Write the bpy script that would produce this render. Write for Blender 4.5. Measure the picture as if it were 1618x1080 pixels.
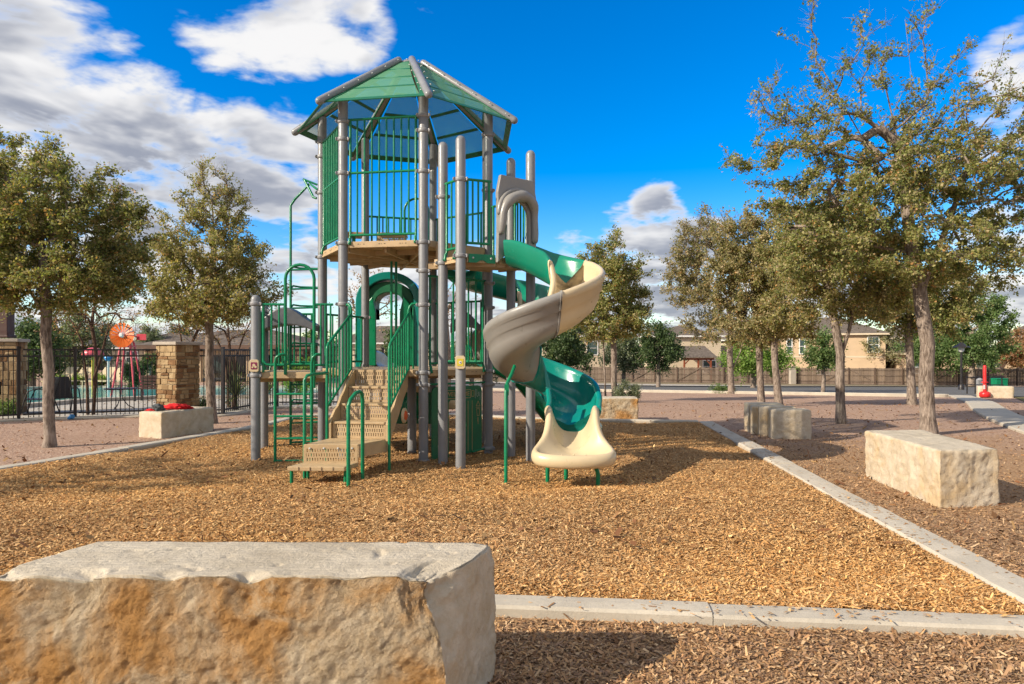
import bpy, bmesh, math, random
import numpy as np
from mathutils import Vector, Matrix, noise as mn

for o in list(bpy.data.objects):
    bpy.data.objects.remove(o)
scene = bpy.context.scene
COL = scene.collection
R = math.radians
FPX, HOR, CAMZ = 1090.0, 555.0, 1.49      # lens in photo pixels, horizon row, eye height

# ------------------------------------------------------------------ camera
cam_d = bpy.data.cameras.new('camera')
cam_d.sensor_width = 36.0
cam_d.lens = 36.0 * FPX / 1618.0
cam_d.shift_y = 15.0 / 1618.0
cam_d.clip_start = 0.05
cam_d.clip_end = 2000.0
cam = bpy.data.objects.new('camera', cam_d)
COL.objects.link(cam)
cam.location = (0, 0, CAMZ)
cam.rotation_euler = (R(90), 0, 0)
scene.camera = cam

# ------------------------------------------------------------------ sun and sky
SUN_STRENGTH = 3.3
SKY_STRENGTH = 0.15
EXPOSURE = 0.96
shadow = Vector((1.58, 0.80, -1.0)).normalized()       # the way the light travels
sun_d = bpy.data.lights.new('sun', 'SUN')
sun_d.energy = SUN_STRENGTH
sun_d.angle = R(0.55)
sun_d.color = (1.0, 0.885, 0.72)
sun = bpy.data.objects.new('sun', sun_d)
COL.objects.link(sun)
sun.rotation_euler = shadow.to_track_quat('-Z', 'Y').to_euler()
sun.location = (-30, -8, 20)
to_sun = -shadow
SUN_EL = math.asin(to_sun.z)
SUN_AZ = math.atan2(to_sun.x, to_sun.y)

world = bpy.data.worlds.new('World')
scene.world = world
world.use_nodes = True
wt = world.node_tree
wt.nodes.clear()
def wn(t, **kw):
    n = wt.nodes.new(t)
    for k, v in kw.items():
        setattr(n, k, v)
    return n
def wl(a, b):
    wt.links.new(a, b)
def wmath(op, a, b=None, c=None, clamp=False):
    n = wn('ShaderNodeMath', operation=op)
    n.use_clamp = clamp
    for i, v in enumerate((a, b, c)):
        if v is None:
            continue
        if isinstance(v, (int, float)):
            n.inputs[i].default_value = v
        else:
            wl(v, n.inputs[i])
    return n.outputs[0]
def wrange(v, a, b, c=0.0, d=1.0, smooth=True):
    n = wn('ShaderNodeMapRange')
    n.interpolation_type = 'SMOOTHSTEP' if smooth else 'LINEAR'
    n.clamp = True
    wl(v, n.inputs[0])
    for i, x in enumerate((a, b, c, d)):
        n.inputs[i + 1].default_value = x
    return n.outputs[0]
def wmix(f, a, b, mode='MIX'):
    n = wn('ShaderNodeMix', data_type='RGBA', blend_type=mode)
    if isinstance(f, (int, float)):
        n.inputs[0].default_value = f
    else:
        wl(f, n.inputs[0])
    for i, v in ((6, a), (7, b)):
        if isinstance(v, tuple):
            n.inputs[i].default_value = (*v, 1)
        else:
            wl(v, n.inputs[i])
    return n.outputs[2]
sky = wn('ShaderNodeTexSky', sky_type='NISHITA')
sky.sun_disc = False
sky.sun_elevation = SUN_EL
sky.sun_rotation = SUN_AZ
sky.altitude = 250
sky.air_density = 1.0
sky.dust_density = 0.35
sky.ozone_density = 2.5
tc = wn('ShaderNodeTexCoord')
nrm = wn('ShaderNodeVectorMath', operation='NORMALIZE')
wl(tc.outputs['Generated'], nrm.inputs[0])
DIR = nrm.outputs[0]
sep = wn('ShaderNodeSeparateXYZ')
wl(DIR, sep.inputs[0])
zc = wmath('MAXIMUM', sep.outputs[2], 0.0)
# clouds lie on a sheet overhead: perspective coordinates
den = wmath('ADD', zc, 0.22)
cx = wmath('DIVIDE', sep.outputs[0], den)
cy = wmath('DIVIDE', sep.outputs[1], den)
comb = wn('ShaderNodeCombineXYZ')
wl(cx, comb.inputs[0]); wl(cy, comb.inputs[1])
wl(wmath('MULTIPLY', sep.outputs[2], 2.6), comb.inputs[2])
def cloud_noise(offset, scale, detail, rough):
    m = wn('ShaderNodeVectorMath', operation='ADD')
    wl(comb.outputs[0], m.inputs[0])
    m.inputs[1].default_value = offset
    n = wn('ShaderNodeTexNoise', noise_dimensions='3D')
    n.inputs['Scale'].default_value = scale
    n.inputs['Detail'].default_value = detail
    n.inputs['Roughness'].default_value = rough
    n.inputs['Distortion'].default_value = 0.25
    wl(m.outputs[0], n.inputs['Vector'])
    return n.outputs[0]
def pxdir(px, py):
    return Vector(((px - 809) / FPX, 1.0, (HOR - py) / FPX)).normalized()
# where the cloud banks stand: direction, angular radius (degrees), weight
banks = [(0, 40, 8, 1.25), (90, 30, 6, 1.1), (60, 110, 7, 1.2), (150, 95, 3.5, .9), (10, 175, 7, 1.15), (120, 175, 6, 1.15), (200, 165, 4.5, 1.1), (255, 195, 3.2, 1.0), (60, 225, 7, 1.15), (170, 240, 5.5, 1.1), (275, 255, 4.2, 1.05),
         (335, 245, 4.2, 1.05), (400, 250, 4.6, 1.15), (455, 215, 3.2, .95), (470, 270, 4, 1.05), (380, 300, 4, 1.05), (430, 325, 3.5, .95), (320, 335, 4, .85), (340, 5, 4.5, 1.05), (430, 15, 5, 1.1), (520, 20, 4, 1.0), (580, 62, 2.8, .8),
         (460, 385, 4, 1.0), (440, 470, 6, 1.1), (330, 450, 6, 1.0), (60, 330, 6, .95), (200, 400, 6, .95), (240, 470, 6, 1.0), (100, 470, 7, 1.05),
         (1042, 355, 3.4, 1.15), (1005, 400, 4.4, 1.1), (1085, 405, 4.8, 1.15), (915, 395, 2.6, .95), (985, 455, 6, 1.15), (1070, 470, 6, 1.15), (1150, 440, 4.5, .9),
         (1615, 95, 3.6, 1.0), (1618, 200, 4.2, .8), (1570, 470, 6.5, 1.1), (1490, 490, 5.5, 1.0), (620, 480, 6.5, 1.0), (740, 490, 6.5, 1.0), (850, 470, 4.5, .95), (1300, 490, 6, .9)]
acc = None
for px, py, rad, wgt in banks:
    d = pxdir(px, py)
    dn = wn('ShaderNodeVectorMath', operation='DOT_PRODUCT')
    wl(DIR, dn.inputs[0])
    dn.inputs[1].default_value = d
    v = wrange(dn.outputs['Value'], math.cos(R(rad * 1.25)), math.cos(R(rad * .25)), 0, wgt)
    acc = v if acc is None else wmath('MAXIMUM', acc, v)
# beyond the frame unseen cloud is thickened to lift and neutralise the fill light
fd = wn('ShaderNodeVectorMath', operation='DOT_PRODUCT')
wl(DIR, fd.inputs[0])
fd.inputs[1].default_value = Vector((0, 1, .12)).normalized()
outside = wrange(fd.outputs['Value'], math.cos(R(44)), math.cos(R(60)), 0, 1.2)
acc = wmath('MAXIMUM', acc, outside)
n1 = cloud_noise((3.1, 1.7, 0), 2.3, 7, .56)
n1b = cloud_noise((8.3, 5.1, 2), 6.5, 4, .58)
n1 = wmath('MULTIPLY_ADD', wmath('SUBTRACT', n1b, .5), .42, n1)
so = Vector((to_sun.x, to_sun.y, to_sun.z * 1.5)).normalized() * .10
n2 = cloud_noise((3.1 + so.x, 1.7 + so.y, so.z + .05), 2.3, 4, .54)
dens = wmath('MULTIPLY_ADD', n1, 2.9, wmath('MULTIPLY_ADD', acc, .98, -2.13))
cover = wrange(dens, -.08, .40, 0, 1)
thick = wrange(dens, .12, .50, 0, 1)
lit = wrange(wmath('SUBTRACT', wmath('SUBTRACT', n1, n2), wmath('MULTIPLY_ADD', dens, .24, -.10)), -.10, .12, 0, 1)
base_grey = wmix(lit, (1.12, 1.2, 1.45), (3.35, 3.3, 3.25))
edge_white = (2.95, 2.98, 3.05)
ccol = wmix(wmath('MULTIPLY', thick, .95), edge_white, base_grey)
skyc = wn('ShaderNodeHueSaturation')
skyc.inputs['Hue'].default_value = 0.510
skyc.inputs['Saturation'].default_value = 1.6
skyc.inputs['Value'].default_value = 0.745
wl(sky.outputs[0], skyc.inputs['Color'])
full = wmix(wmath('MULTIPLY', cover, .97), skyc.outputs[0], ccol)
bg = wn('ShaderNodeBackground')
wl(full, bg.inputs[0])
bg.inputs[1].default_value = SKY_STRENGTH
wo = wn('ShaderNodeOutputWorld')
wl(bg.outputs[0], wo.inputs[0])

scene.view_settings.view_transform = 'Standard'
scene.view_settings.look = 'None'
scene.view_settings.gamma = 1.0
scene.view_settings.use_curve_mapping = False
scene.view_settings.exposure = EXPOSURE
scene.render.engine = 'CYCLES'
scene.cycles.max_bounces = 5
scene.cycles.diffuse_bounces = 2
scene.cycles.glossy_bounces = 2
scene.cycles.transmission_bounces = 3
scene.cycles.transparent_max_bounces = 10
scene.cycles.use_light_tree = False
world.cycles.sampling_method = 'MANUAL'
world.cycles.sample_map_resolution = 512
scene.cycles.caustics_reflective = False
scene.cycles.caustics_refractive = False

# ------------------------------------------------------------------ helpers
def smooth01(a, b, x):
    t = np.clip((x - a) / (b - a), 0, 1)
    return t * t * (3 - 2 * t)
GY = [-50, 14.5, 20, 31, 34, 45, 72, 83, 110, 600]
GZ = [0, 0, -.10, -.41, -.50, -.98, -2.2, -2.3, -2.35, -2.4]
def ground(x, y):
    x = np.asarray(x, float); y = np.asarray(y, float)
    w = .42 + .58 * smooth01(-.30, .02, x / np.maximum(y, 1.0))
    return np.interp(y, GY, GZ) * w
def gz(x, y):
    return float(ground(x, y))
def at(px, py, Y):
    """photo pixel at depth Y -> world point"""
    return Vector(((px - 809) * Y / FPX, Y, CAMZ - (py - HOR) * Y / FPX))
def gx(px, Y):
    return (px - 809) * Y / FPX
def zpy(py, Y):
    return CAMZ - (py - HOR) * Y / FPX

def tag(o, label=None, cat=None, group=None, kind=None):
    if label: o['label'] = label
    if cat: o['category'] = cat
    if group: o['group'] = group
    if kind: o['kind'] = kind
    return o
def empty(name, loc, label=None, cat=None, group=None):
    o = bpy.data.objects.new(name, None)
    o.empty_display_size = .2
    o.location = loc
    COL.objects.link(o)
    return tag(o, label, cat, group)
def link(name, me, mat=None, parent=None):
    o = bpy.data.objects.new(name, me)
    if mat is not None and len(me.materials) == 0:
        for m in (mat if isinstance(mat, (list, tuple)) else [mat]):
            me.materials.append(m)
    COL.objects.link(o)
    if parent is not None:
        o.parent = parent
        o.matrix_parent_inverse = Matrix.Translation(-Vector(parent.location)) if parent.type == 'EMPTY' else Matrix.Identity(4)
    return o
def np_mesh(name, verts, faces, smooth=False, cols=None):
    """verts (n,3); faces (m,k) all the same size k"""
    verts = np.asarray(verts, np.float32); faces = np.asarray(faces, np.int32)
    me = bpy.data.meshes.new(name)
    k = faces.shape[1]
    me.vertices.add(len(verts)); me.vertices.foreach_set('co', verts.ravel())
    me.loops.add(faces.size); me.loops.foreach_set('vertex_index', faces.ravel())
    me.polygons.add(len(faces)); me.polygons.foreach_set('loop_start', np.arange(0, faces.size, k, dtype=np.int32))
    me.polygons.foreach_set('loop_total', np.full(len(faces), k, np.int32))
    if smooth:
        me.polygons.foreach_set('use_smooth', np.ones(len(faces), bool))
    if cols is not None:
        a = me.color_attributes.new('col', 'FLOAT_COLOR', 'POINT')
        c = np.ones((len(verts), 4), np.float32); c[:, :3] = cols
        a.data.foreach_set('color', c.ravel())
    me.update(calc_edges=True)
    return me

class MB:
    """collects shapes, builds ONE mesh object"""
    def __init__(s):
        s.v = []; s.f = []; s.sm = []; s.mi = []; s.uv = {}
    def add(s, verts, faces, smooth=False, mi=0):
        o = len(s.v)
        s.v += [tuple(p) for p in verts]
        for f in faces:
            s.f.append([i + o for i in f]); s.sm.append(smooth); s.mi.append(mi)
        return s
    def box(s, c, size, rz=0.0, mi=0, m=None):
        hx, hy, hz = size[0] / 2, size[1] / 2, size[2] / 2
        M = m if m is not None else Matrix.Translation(c) @ Matrix.Rotation(rz, 4, 'Z')
        vs = [M @ Vector((x, y, z)) for z in (-hz, hz) for y in (-hy, hy) for x in (-hx, hx)]
        return s.add(vs, [(0, 2, 3, 1), (4, 5, 7, 6), (0, 1, 5, 4), (2, 6, 7, 3), (0, 4, 6, 2), (1, 3, 7, 5)], False, mi)
    def bar(s, a, b, w, h, up=(0, 0, 1), mi=0):
        a = Vector(a); b = Vector(b); d = (b - a); L = d.length; d.normalize()
        u = Vector(up); x = d.cross(u)
        if x.length < 1e-4: x = d.cross(Vector((1, 0, 0)))
        x.normalize(); z = x.cross(d)
        M = Matrix((x, d, z)).transposed().to_4x4(); M.translation = (a + b) / 2
        return s.box(None, (w, L, h), m=M, mi=mi)
    def tube(s, pts, r, n=10, cap=True, mi=0, dome=False):
        pts = [Vector(p) for p in pts]
        rs = list(r) if isinstance(r, (list, tuple, np.ndarray)) else [r] * len(pts)
        if dome:      # rounded ends
            d0 = (pts[0] - pts[1]).normalized(); d1 = (pts[-1] - pts[-2]).normalized()
            a, b = pts[0], pts[-1]; ra, rb = rs[0], rs[-1]
            if dome in (True, 'both', 'start'):
                pts = [a + d0 * ra * .98, a + d0 * ra * .86, a + d0 * ra * .5] + pts
                rs = [ra * .2, ra * .55, ra * .87] + rs
            if dome in (True, 'both', 'end'):
                pts += [b + d1 * rb * .5, b + d1 * rb * .86, b + d1 * rb * .98]
                rs += [rb * .87, rb * .55, rb * .2]
        t0 = (pts[1] - pts[0]).normalized()
        up = Vector((0, 0, 1)) if abs(t0.z) < .9 else Vector((1, 0, 0))
        x = t0.cross(up).normalized()
        vs = []; fs = []
        for i, p in enumerate(pts):
            a = pts[max(i - 1, 0)]; b = pts[min(i + 1, len(pts) - 1)]
            t = (b - a).normalized()
            x = (x - t * x.dot(t)).normalized(); y = t.cross(x)
            # keep the section round at bends
            for k in range(n):
                an = 2 * math.pi * k / n
                vs.append(p + (x * math.cos(an) + y * math.sin(an)) * rs[i])
        for i in range(len(pts) - 1):
            for k in range(n):
                fs.append((i * n + k, i * n + (k + 1) % n, (i + 1) * n + (k + 1) % n, (i + 1) * n + k))
        s.add(vs, fs, True, mi)
        if cap:
            L = len(pts) - 1
            s.add([vs[k] for k in range(n)], [tuple(range(n))[::-1]], False, mi)
            s.add([vs[L * n + k] for k in range(n)], [tuple(range(n))], False, mi)
        return s
    def prism(s, poly, z0, z1, mi=0):
        n = len(poly)
        vs = [(p[0], p[1], z0) for p in poly] + [(p[0], p[1], z1) for p in poly]
        fs = [tuple(range(n))[::-1], tuple(range(n, 2 * n))]
        fs += [(i, (i + 1) % n, n + (i + 1) % n, n + i) for i in range(n)]
        return s.add(vs, fs, False, mi)
    def extrude(s, poly, d, mi=0):
        """closed 3D polygon pushed along d"""
        n = len(poly); d = Vector(d)
        vs = [Vector(p) for p in poly] + [Vector(p) + d for p in poly]
        fs = [tuple(range(n))[::-1], tuple(range(n, 2 * n))]
        fs += [(i, (i + 1) % n, n + (i + 1) % n, n + i) for i in range(n)]
        return s.add(vs, fs, False, mi)
    def ring_plate(s, outer, inner, d, mi=0):
        """plate between two 3D outlines with equal point counts (a plate with a hole), pushed along d"""
        n = len(outer); d = Vector(d)
        o = [Vector(p) for p in outer]; i_ = [Vector(p) for p in inner]
        vs = o + i_ + [p + d for p in o] + [p + d for p in i_]
        fs = []
        for k in range(n):
            j = (k + 1) % n
            fs += [(k, j, n + j, n + k), (2 * n + k, 3 * n + k, 3 * n + j, 2 * n + j), (k, 2 * n + k, 2 * n + j, j), (n + k, n + j, 3 * n + j, 3 * n + k)]
        return s.add(vs, fs, False, mi)
    def lathe(s, c, prof, n=16, mi=0, axis=None):
        """prof: (radius, height) pairs from bottom to top round a vertical (or given) axis"""
        M = Matrix.Translation(c)
        if axis is not None:
            M = M @ Vector((0, 0, 1)).rotation_difference(Vector(axis)).to_matrix().to_4x4()
        vs = []; fs = []
        for r, z in prof:
            for k in range(n):
                a = 2 * math.pi * k / n
                vs.append(M @ Vector((r * math.cos(a), r * math.sin(a), z)))
        for i in range(len(prof) - 1):
            for k in range(n):
                fs.append((i * n + k, i * n + (k + 1) % n, (i + 1) * n + (k + 1) % n, (i + 1) * n + k))
        s.add(vs, fs, True, mi)
        s.add(vs[:n], [tuple(range(n))[::-1]], False, mi)
        s.add(vs[-n:], [tuple(range(n))], False, mi)
        return s
    def mesh(s, name):
        me = bpy.data.meshes.new(name)
        me.from_pydata([tuple(p) for p in s.v], [], s.f)
        me.polygons.foreach_set('use_smooth', s.sm)
        me.polygons.foreach_set('material_index', s.mi)
        me.update()
        return me
    def build(s, name, mat, parent=None, bevel=0.0):
        o = link(name, s.mesh(name), mat, parent)
        if bevel:
            b = o.modifiers.new('bevel', 'BEVEL'); b.width = bevel; b.segments = 2; b.limit_method = 'ANGLE'; b.angle_limit = R(40)
        return o

def arc(c, r, a0, a1, n, ux, uy):
    """points on an arc about c in the plane of ux, uy (degrees)"""
    c = Vector(c); ux = Vector(ux); uy = Vector(uy)
    return [c + ux * r * math.cos(R(a0 + (a1 - a0) * i / n)) + uy * r * math.sin(R(a0 + (a1 - a0) * i / n)) for i in range(n + 1)]
def catmull(pts, n=8):
    pts = [Vector(p) for p in pts]; out = []
    for i in range(len(pts) - 1):
        p0 = pts[max(i - 1, 0)]; p1 = pts[i]; p2 = pts[i + 1]; p3 = pts[min(i + 2, len(pts) - 1)]
        for k in range(n):
            t = k / n
            out.append(.5 * ((2 * p1) + (p2 - p0) * t + (2 * p0 - 5 * p1 + 4 * p2 - p3) * t * t + (3 * p1 - p0 - 3 * p2 + p3) * t ** 3))
    out.append(pts[-1])
    return out

# ------------------------------------------------------------------ materials
def mat(name):
    m = bpy.data.materials.new(name); m.use_nodes = True
    nt = m.node_tree; nt.nodes.clear()
    return m, nt
class NT:
    def __init__(s, nt): s.t = nt
    def n(s, t, **kw):
        x = s.t.nodes.new(t)
        for k, v in kw.items(): setattr(x, k, v)
        return x
    def l(s, a, b): s.t.links.new(a, b)
    def set(s, inp, v):
        if isinstance(v, bpy.types.NodeSocket): s.l(v, inp)
        elif isinstance(v, (tuple, list)) and len(v) == 3 and inp.type == 'RGBA': inp.default_value = (*v, 1)
        else: inp.default_value = v
    def noise(s, vec, scale, detail=4, rough=.55, dist=0):
        x = s.n('ShaderNodeTexNoise')
        s.set(x.inputs['Scale'], scale); s.set(x.inputs['Detail'], detail); s.set(x.inputs['Roughness'], rough); s.set(x.inputs['Distortion'], dist)
        if vec is not None: s.l(vec, x.inputs['Vector'])
        return x.outputs[0]
    def rng(s, v, a, b, c=0., d=1.):
        x = s.n('ShaderNodeMapRange'); x.interpolation_type = 'SMOOTHSTEP'
        s.set(x.inputs[0], v)
        for i, q in enumerate((a, b, c, d)): x.inputs[i + 1].default_value = q
        return x.outputs[0]
    def mix(s, f, a, b, mode='MIX'):
        x = s.n('ShaderNodeMix', data_type='RGBA', blend_type=mode)
        s.set(x.inputs[0], f); s.set(x.inputs[6], a); s.set(x.inputs[7], b)
        return x.outputs[2]
    def math(s, op, a, b=None, c=None):
        x = s.n('ShaderNodeMath', operation=op)
        for i, q in enumerate((a, b, c)):
            if q is not None: s.set(x.inputs[i], q)
        return x.outputs[0]
    def bump(s, h, strength, dist, normal=None):
        x = s.n('ShaderNodeBump'); x.inputs['Strength'].default_value = strength; x.inputs['Distance'].default_value = dist
        s.l(h, x.inputs['Height'])
        if normal is not None: s.l(normal, x.inputs['Normal'])
        return x.outputs[0]
    def out(s, sh):
        o = s.n('ShaderNodeOutputMaterial'); s.l(sh, o.inputs[0])
    def bsdf(s, col, rough=.6, normal=None, **kw):
        b = s.n('ShaderNodeBsdfPrincipled')
        s.set(b.inputs['Base Color'], col); s.set(b.inputs['Roughness'], rough)
        if normal is not None: s.l(normal, b.inputs['Normal'])
        for k, v in kw.items(): s.set(b.inputs[k], v)
        return b.outputs[0]
    def pos(s): return s.n('ShaderNodeNewGeometry').outputs['Position']
    def obj(s): return s.n('ShaderNodeTexCoord').outputs['Object']

def paint(name, col, rough=.4, var=.12, scale=6, bump=.0, dirt=None, dirt_amt=.25, spec=.5, coat=0.0):
    m, nt = mat(name); g = NT(nt); p = g.pos()
    n = g.noise(p, scale, 5, .6)
    c = g.mix(g.rng(n, .3, .7), tuple(x * (1 - var) for x in col), tuple(min(1, x * (1 + var)) for x in col))
    if dirt:
        d = g.noise(p, scale * 2.7, 6, .7)
        c = g.mix(g.rng(d, .52, .75, 0, dirt_amt), c, dirt)
    r = g.rng(g.noise(p, scale * 4, 3), .3, .7, rough * .8, min(1, rough * 1.25))
    nm = g.bump(g.noise(p, 140, 2), bump, .002) if bump else None
    g.out(g.bsdf(c, r, nm, **{'Specular IOR Level': spec, 'Coat Weight': coat}))
    return m
M = {}
M['post'] = paint('post_paint', (.215, .22, .23), .38, .08, 3, .05, (.30, .27, .23), .22)
M['collar'] = paint('collar_cast', (.25, .25, .255), .42, .1, 9)
M['green'] = paint('green_paint', (.002, .185, .078), .32, .12, 5, 0, (.05, .19, .09), .12, .4)
M['green_sheet'] = paint('green_board', (.008, .135, .058), .45, .12, 4, .1, (.06, .13, .07), .2)
M['teal'] = paint('teal_plastic', (.004, .235, .142), .22, .08, 2.2, 0, (.08, .25, .2), .14, coat=.15)
M['teal_deep'] = paint('deep_teal_plastic', (.004, .215, .175), .2, .08, 2.2, 0, coat=.2)
M['beige'] = paint('beige_plastic', (.61, .49, .305), .34, .05, 2.5, .02, (.47, .36, .22), .16)
M['greyp'] = paint('grey_plastic', (.255, .245, .228), .34, .06, 2.5, .02, (.33, .30, .26), .2)
M['tan'] = paint('tan_coated_deck', (.47, .335, .185), .55, .1, 7, .3, (.36, .24, .12), .3)
M['bolt'] = paint('zinc_bolt', (.5, .5, .48), .3, .1, 9)
M['black'] = paint('black_metal', (.018, .014, .014), .45, .15, 6)
M['white'] = paint('white_paint', (.72, .71, .68), .5, .06, 4)
M['red'] = paint('red_paint', (.60, .022, .022), .35, .1, 4)
M['pink'] = paint('pink_paint', (.62, .075, .10), .35, .1, 4)
M['orange'] = paint('orange_paint', (.85, .16, .012), .4, .08, 3)
M['yellow'] = paint('yellow_paint', (.62, .50, .05), .4, .08, 3)
M['maroon'] = paint('maroon_print', (.20, .012, .065), .5, .05, 3)
M['blue'] = paint('blue_plastic', (.03, .22, .52), .35, .1, 3)
M['brown_metal'] = paint('brown_post', (.06, .022, .014), .5, .1, 3)
M['orange_plastic'] = paint('orange_plastic', (.65, .10, .02), .4, .1, 3)

def concrete(name, col):
    m, nt = mat(name); g = NT(nt); p = g.pos()
    a = g.noise(p, 2.3, 6, .65); b = g.noise(p, 34, 5, .7)
    c = g.mix(g.rng(a, .3, .7), tuple(x * .80 for x in col), col)
    c = g.mix(g.rng(b, .42, .72, 0, .45), c, tuple(x * .68 for x in col))
    nm = g.bump(g.noise(p, 90, 5, .7), .45, .006)
    g.out(g.bsdf(c, .88, nm, **{'Specular IOR Level': .2}))
    return m
M['concrete'] = concrete('kerb_concrete', (.56, .50, .405))
M['paving'] = concrete('path_concrete', (.50, .455, .385))
M['coping'] = concrete('coping_concrete', (.48, .42, .35))

def limestone(name, kind):
    m, nt = mat(name); g = NT(nt); p = g.pos()
    big = g.noise(p, 1.9, 6, .62, .4); mid = g.noise(p, 7, 7, .66, .3); fine = g.noise(p, 70, 7, .75)
    if kind == 'front':     # quarry face with iron stain
        c = g.mix(g.rng(mid, .30, .72), (.57, .42, .25), (.76, .63, .45))
        c = g.mix(g.rng(big, .40, .58, 0, .88), c, (.56, .275, .075))
        c = g.mix(g.rng(g.noise(p, 3.1, 7, .7, .6), .52, .66, 0, .75), c, (.66, .53, .36))
        c = g.mix(g.rng(g.noise(p, 5.3, 6, .7, .2), .60, .74, 0, .55), c, (.20, .115, .05))
        c = g.mix(g.rng(fine, .45, .78, 0, .5), c, (.29, .17, .075))
        nm = g.bump(g.noise(p, 75, 7, .75), 1.0, .016, g.bump(g.noise(p, 20, 8, .75), 1.0, .04))
    elif kind == 'top':       # sawn, weathered
        wv = g.n('ShaderNodeTexWave', wave_type='BANDS', bands_direction='Y')
        wv.inputs['Scale'].default_value = 9; wv.inputs['Distortion'].default_value = 3; wv.inputs['Detail'].default_value = 4
        g.l(p, wv.inputs['Vector'])
        c = g.mix(g.rng(mid, .3, .7), (.50, .43, .325), (.64, .56, .435))
        c = g.mix(g.rng(wv.outputs[1], .2, .9, 0, .22), c, (.36, .31, .245))
        c = g.mix(g.rng(big, .5, .68, 0, .6), c, (.38, .32, .235))
        c = g.mix(g.rng(fine, .54, .72, 0, .6), c, (.27, .225, .165))
        nm = g.bump(g.noise(p, 60, 6, .75), .8, .010, g.bump(g.noise(p, 11, 6, .65), .6, .02))
    else:                     # pale chiselled
        c = g.mix(g.rng(mid, .3, .7), (.52, .42, .29), (.65, .56, .43))
        c = g.mix(g.rng(big, .48, .68, 0, .6), c, (.56, .38, .18))
        c = g.mix(g.rng(fine, .5, .78, 0, .42), c, (.40, .31, .20))
        nm = g.bump(fine, .7, .01, g.bump(g.noise(p, 14, 7, .7), .7, .022))
    g.out(g.bsdf(c, .92, nm, **{'Specular IOR Level': .15}))
    return m
M['lime_front'] = limestone('iron_stained_limestone', 'front')
M['lime_top'] = limestone('sawn_limestone', 'top')
M['lime_pale'] = limestone('pale_limestone', 'pale')

def loose(name, cols, scale, bump, patch=None):
    """loose ground: small crushed pieces of several colours"""
    m, nt = mat(name); g = NT(nt); p = g.pos()
    v = g.n('ShaderNodeTexVoronoi'); v.inputs['Scale'].default_value = scale; v.inputs['Randomness'].default_value = 1
    mp = g.n('ShaderNodeVectorMath', operation='MULTIPLY'); mp.inputs[1].default_value = (1, 1, 0)
    g.l(p, mp.inputs[0]); g.l(mp.outputs[0], v.inputs['Vector'])
    sp = g.n('ShaderNodeSeparateColor'); g.l(v.outputs['Color'], sp.inputs[0])
    ramp = g.n('ShaderNodeValToRGB'); e = ramp.color_ramp.elements
    e[0].position = 0; e[0].color = (*cols[0], 1); e[1].position = 1; e[1].color = (*cols[-1], 1)
    for i, c in enumerate(cols[1:-1]):
        x = e.new((i + 1) / (len(cols) - 1)); x.color = (*c, 1)
    g.l(sp.outputs[0], ramp.inputs[0])
    big = g.noise(p, .55, 5, .6)
    c = g.mix(g.rng(big, .3, .7, 0, .35), ramp.outputs[0], tuple(sum(q[i] for q in cols) / len(cols) * .75 for i in range(3)))
    if patch: c = patch(g, p, c)
    h = g.math('SUBTRACT', sp.outputs[1], g.math('MULTIPLY', v.outputs['Distance'], 1.2))
    nm = g.bump(h, bump, .012)
    g.out(g.bsdf(c, .95, nm, **{'Specular IOR Level': .05}))
    return m
M['mulch'] = loose('wood_mulch', [(.31, .165, .068), (.45, .26, .112), (.56, .35, .16), (.64, .425, .21)], 75, .9)
def brown_patch(g, p, c):
    s = g.n('ShaderNodeSeparateXYZ'); g.l(p, s.inputs[0])
    n = g.noise(p, .9, 5, .6)
    y = g.math('ADD', s.outputs[1], g.math('MULTIPLY', g.math('SUBTRACT', n, .5), 7.0))
    my = g.rng(y, 9.0, 13.5, 1, 0)
    mx = g.rng(s.outputs[0], -5.6, -3.6, 0, 1)
    f = g.math('MULTIPLY', g.math('MULTIPLY', my, mx), .88)
    v = g.noise(p, 38, 4, .7)
    br = g.mix(g.rng(v, .3, .7), (.25, .15, .08), (.46, .295, .165))
    c = g.mix(f, c, br)
    # shallow leaf litter and dirt drifts
    return g.mix(g.rng(g.noise(p, 1.4, 6, .7), .55, .72, 0, .4), c, (.26, .16, .10))
M['gravel'] = loose('crushed_granite', [(.26, .155, .11), (.38, .245, .175), (.47, .32, .235), (.54, .40, .31)], 42, .6, brown_patch)
M['asphalt'] = loose('asphalt', [(.11, .108, .105), (.15, .147, .142), (.18, .175, .17)], 30, .3)
M['grass'] = loose('dry_grass', [(.13, .12, .045), (.19, .165, .07), (.24, .20, .10)], 14, .8)
M['verge'] = loose('verge_soil', [(.17, .13, .08), (.26, .21, .135), (.33, .27, .18)], 14, .5)

def chip_mat(name, rough=.9):
    m, nt = mat(name); g = NT(nt)
    a = g.n('ShaderNodeAttribute', attribute_name='col')
    n = g.noise(g.pos(), 120, 3)
    c = g.mix(g.rng(n, .3, .7, 0, .4), a.outputs['Color'], g.mix(1.0, a.outputs['Color'], (.6, .5, .42), 'MULTIPLY'))
    g.out(g.bsdf(c, rough, **{'Specular IOR Level': .15}))
    return m
M['chip'] = chip_mat('wood_chip')
def leaf_mat(name, tr=.45):
    m, nt = mat(name); g = NT(nt)
    a = g.n('ShaderNodeAttribute', attribute_name='col')
    b = g.bsdf(a.outputs['Color'], .55, **{'Specular IOR Level': .35})
    t = g.n('ShaderNodeBsdfTranslucent')
    g.l(g.mix(1.0, a.outputs['Color'], (1.15, 1.2, .6), 'MULTIPLY'), t.inputs[0])
    x = g.n('ShaderNodeMixShader'); x.inputs[0].default_value = tr
    g.l(b, x.inputs[1]); g.l(t.outputs[0], x.inputs[2])
    g.out(x.outputs[0])
    return m
M['leaf'] = leaf_mat('leaf')
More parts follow.
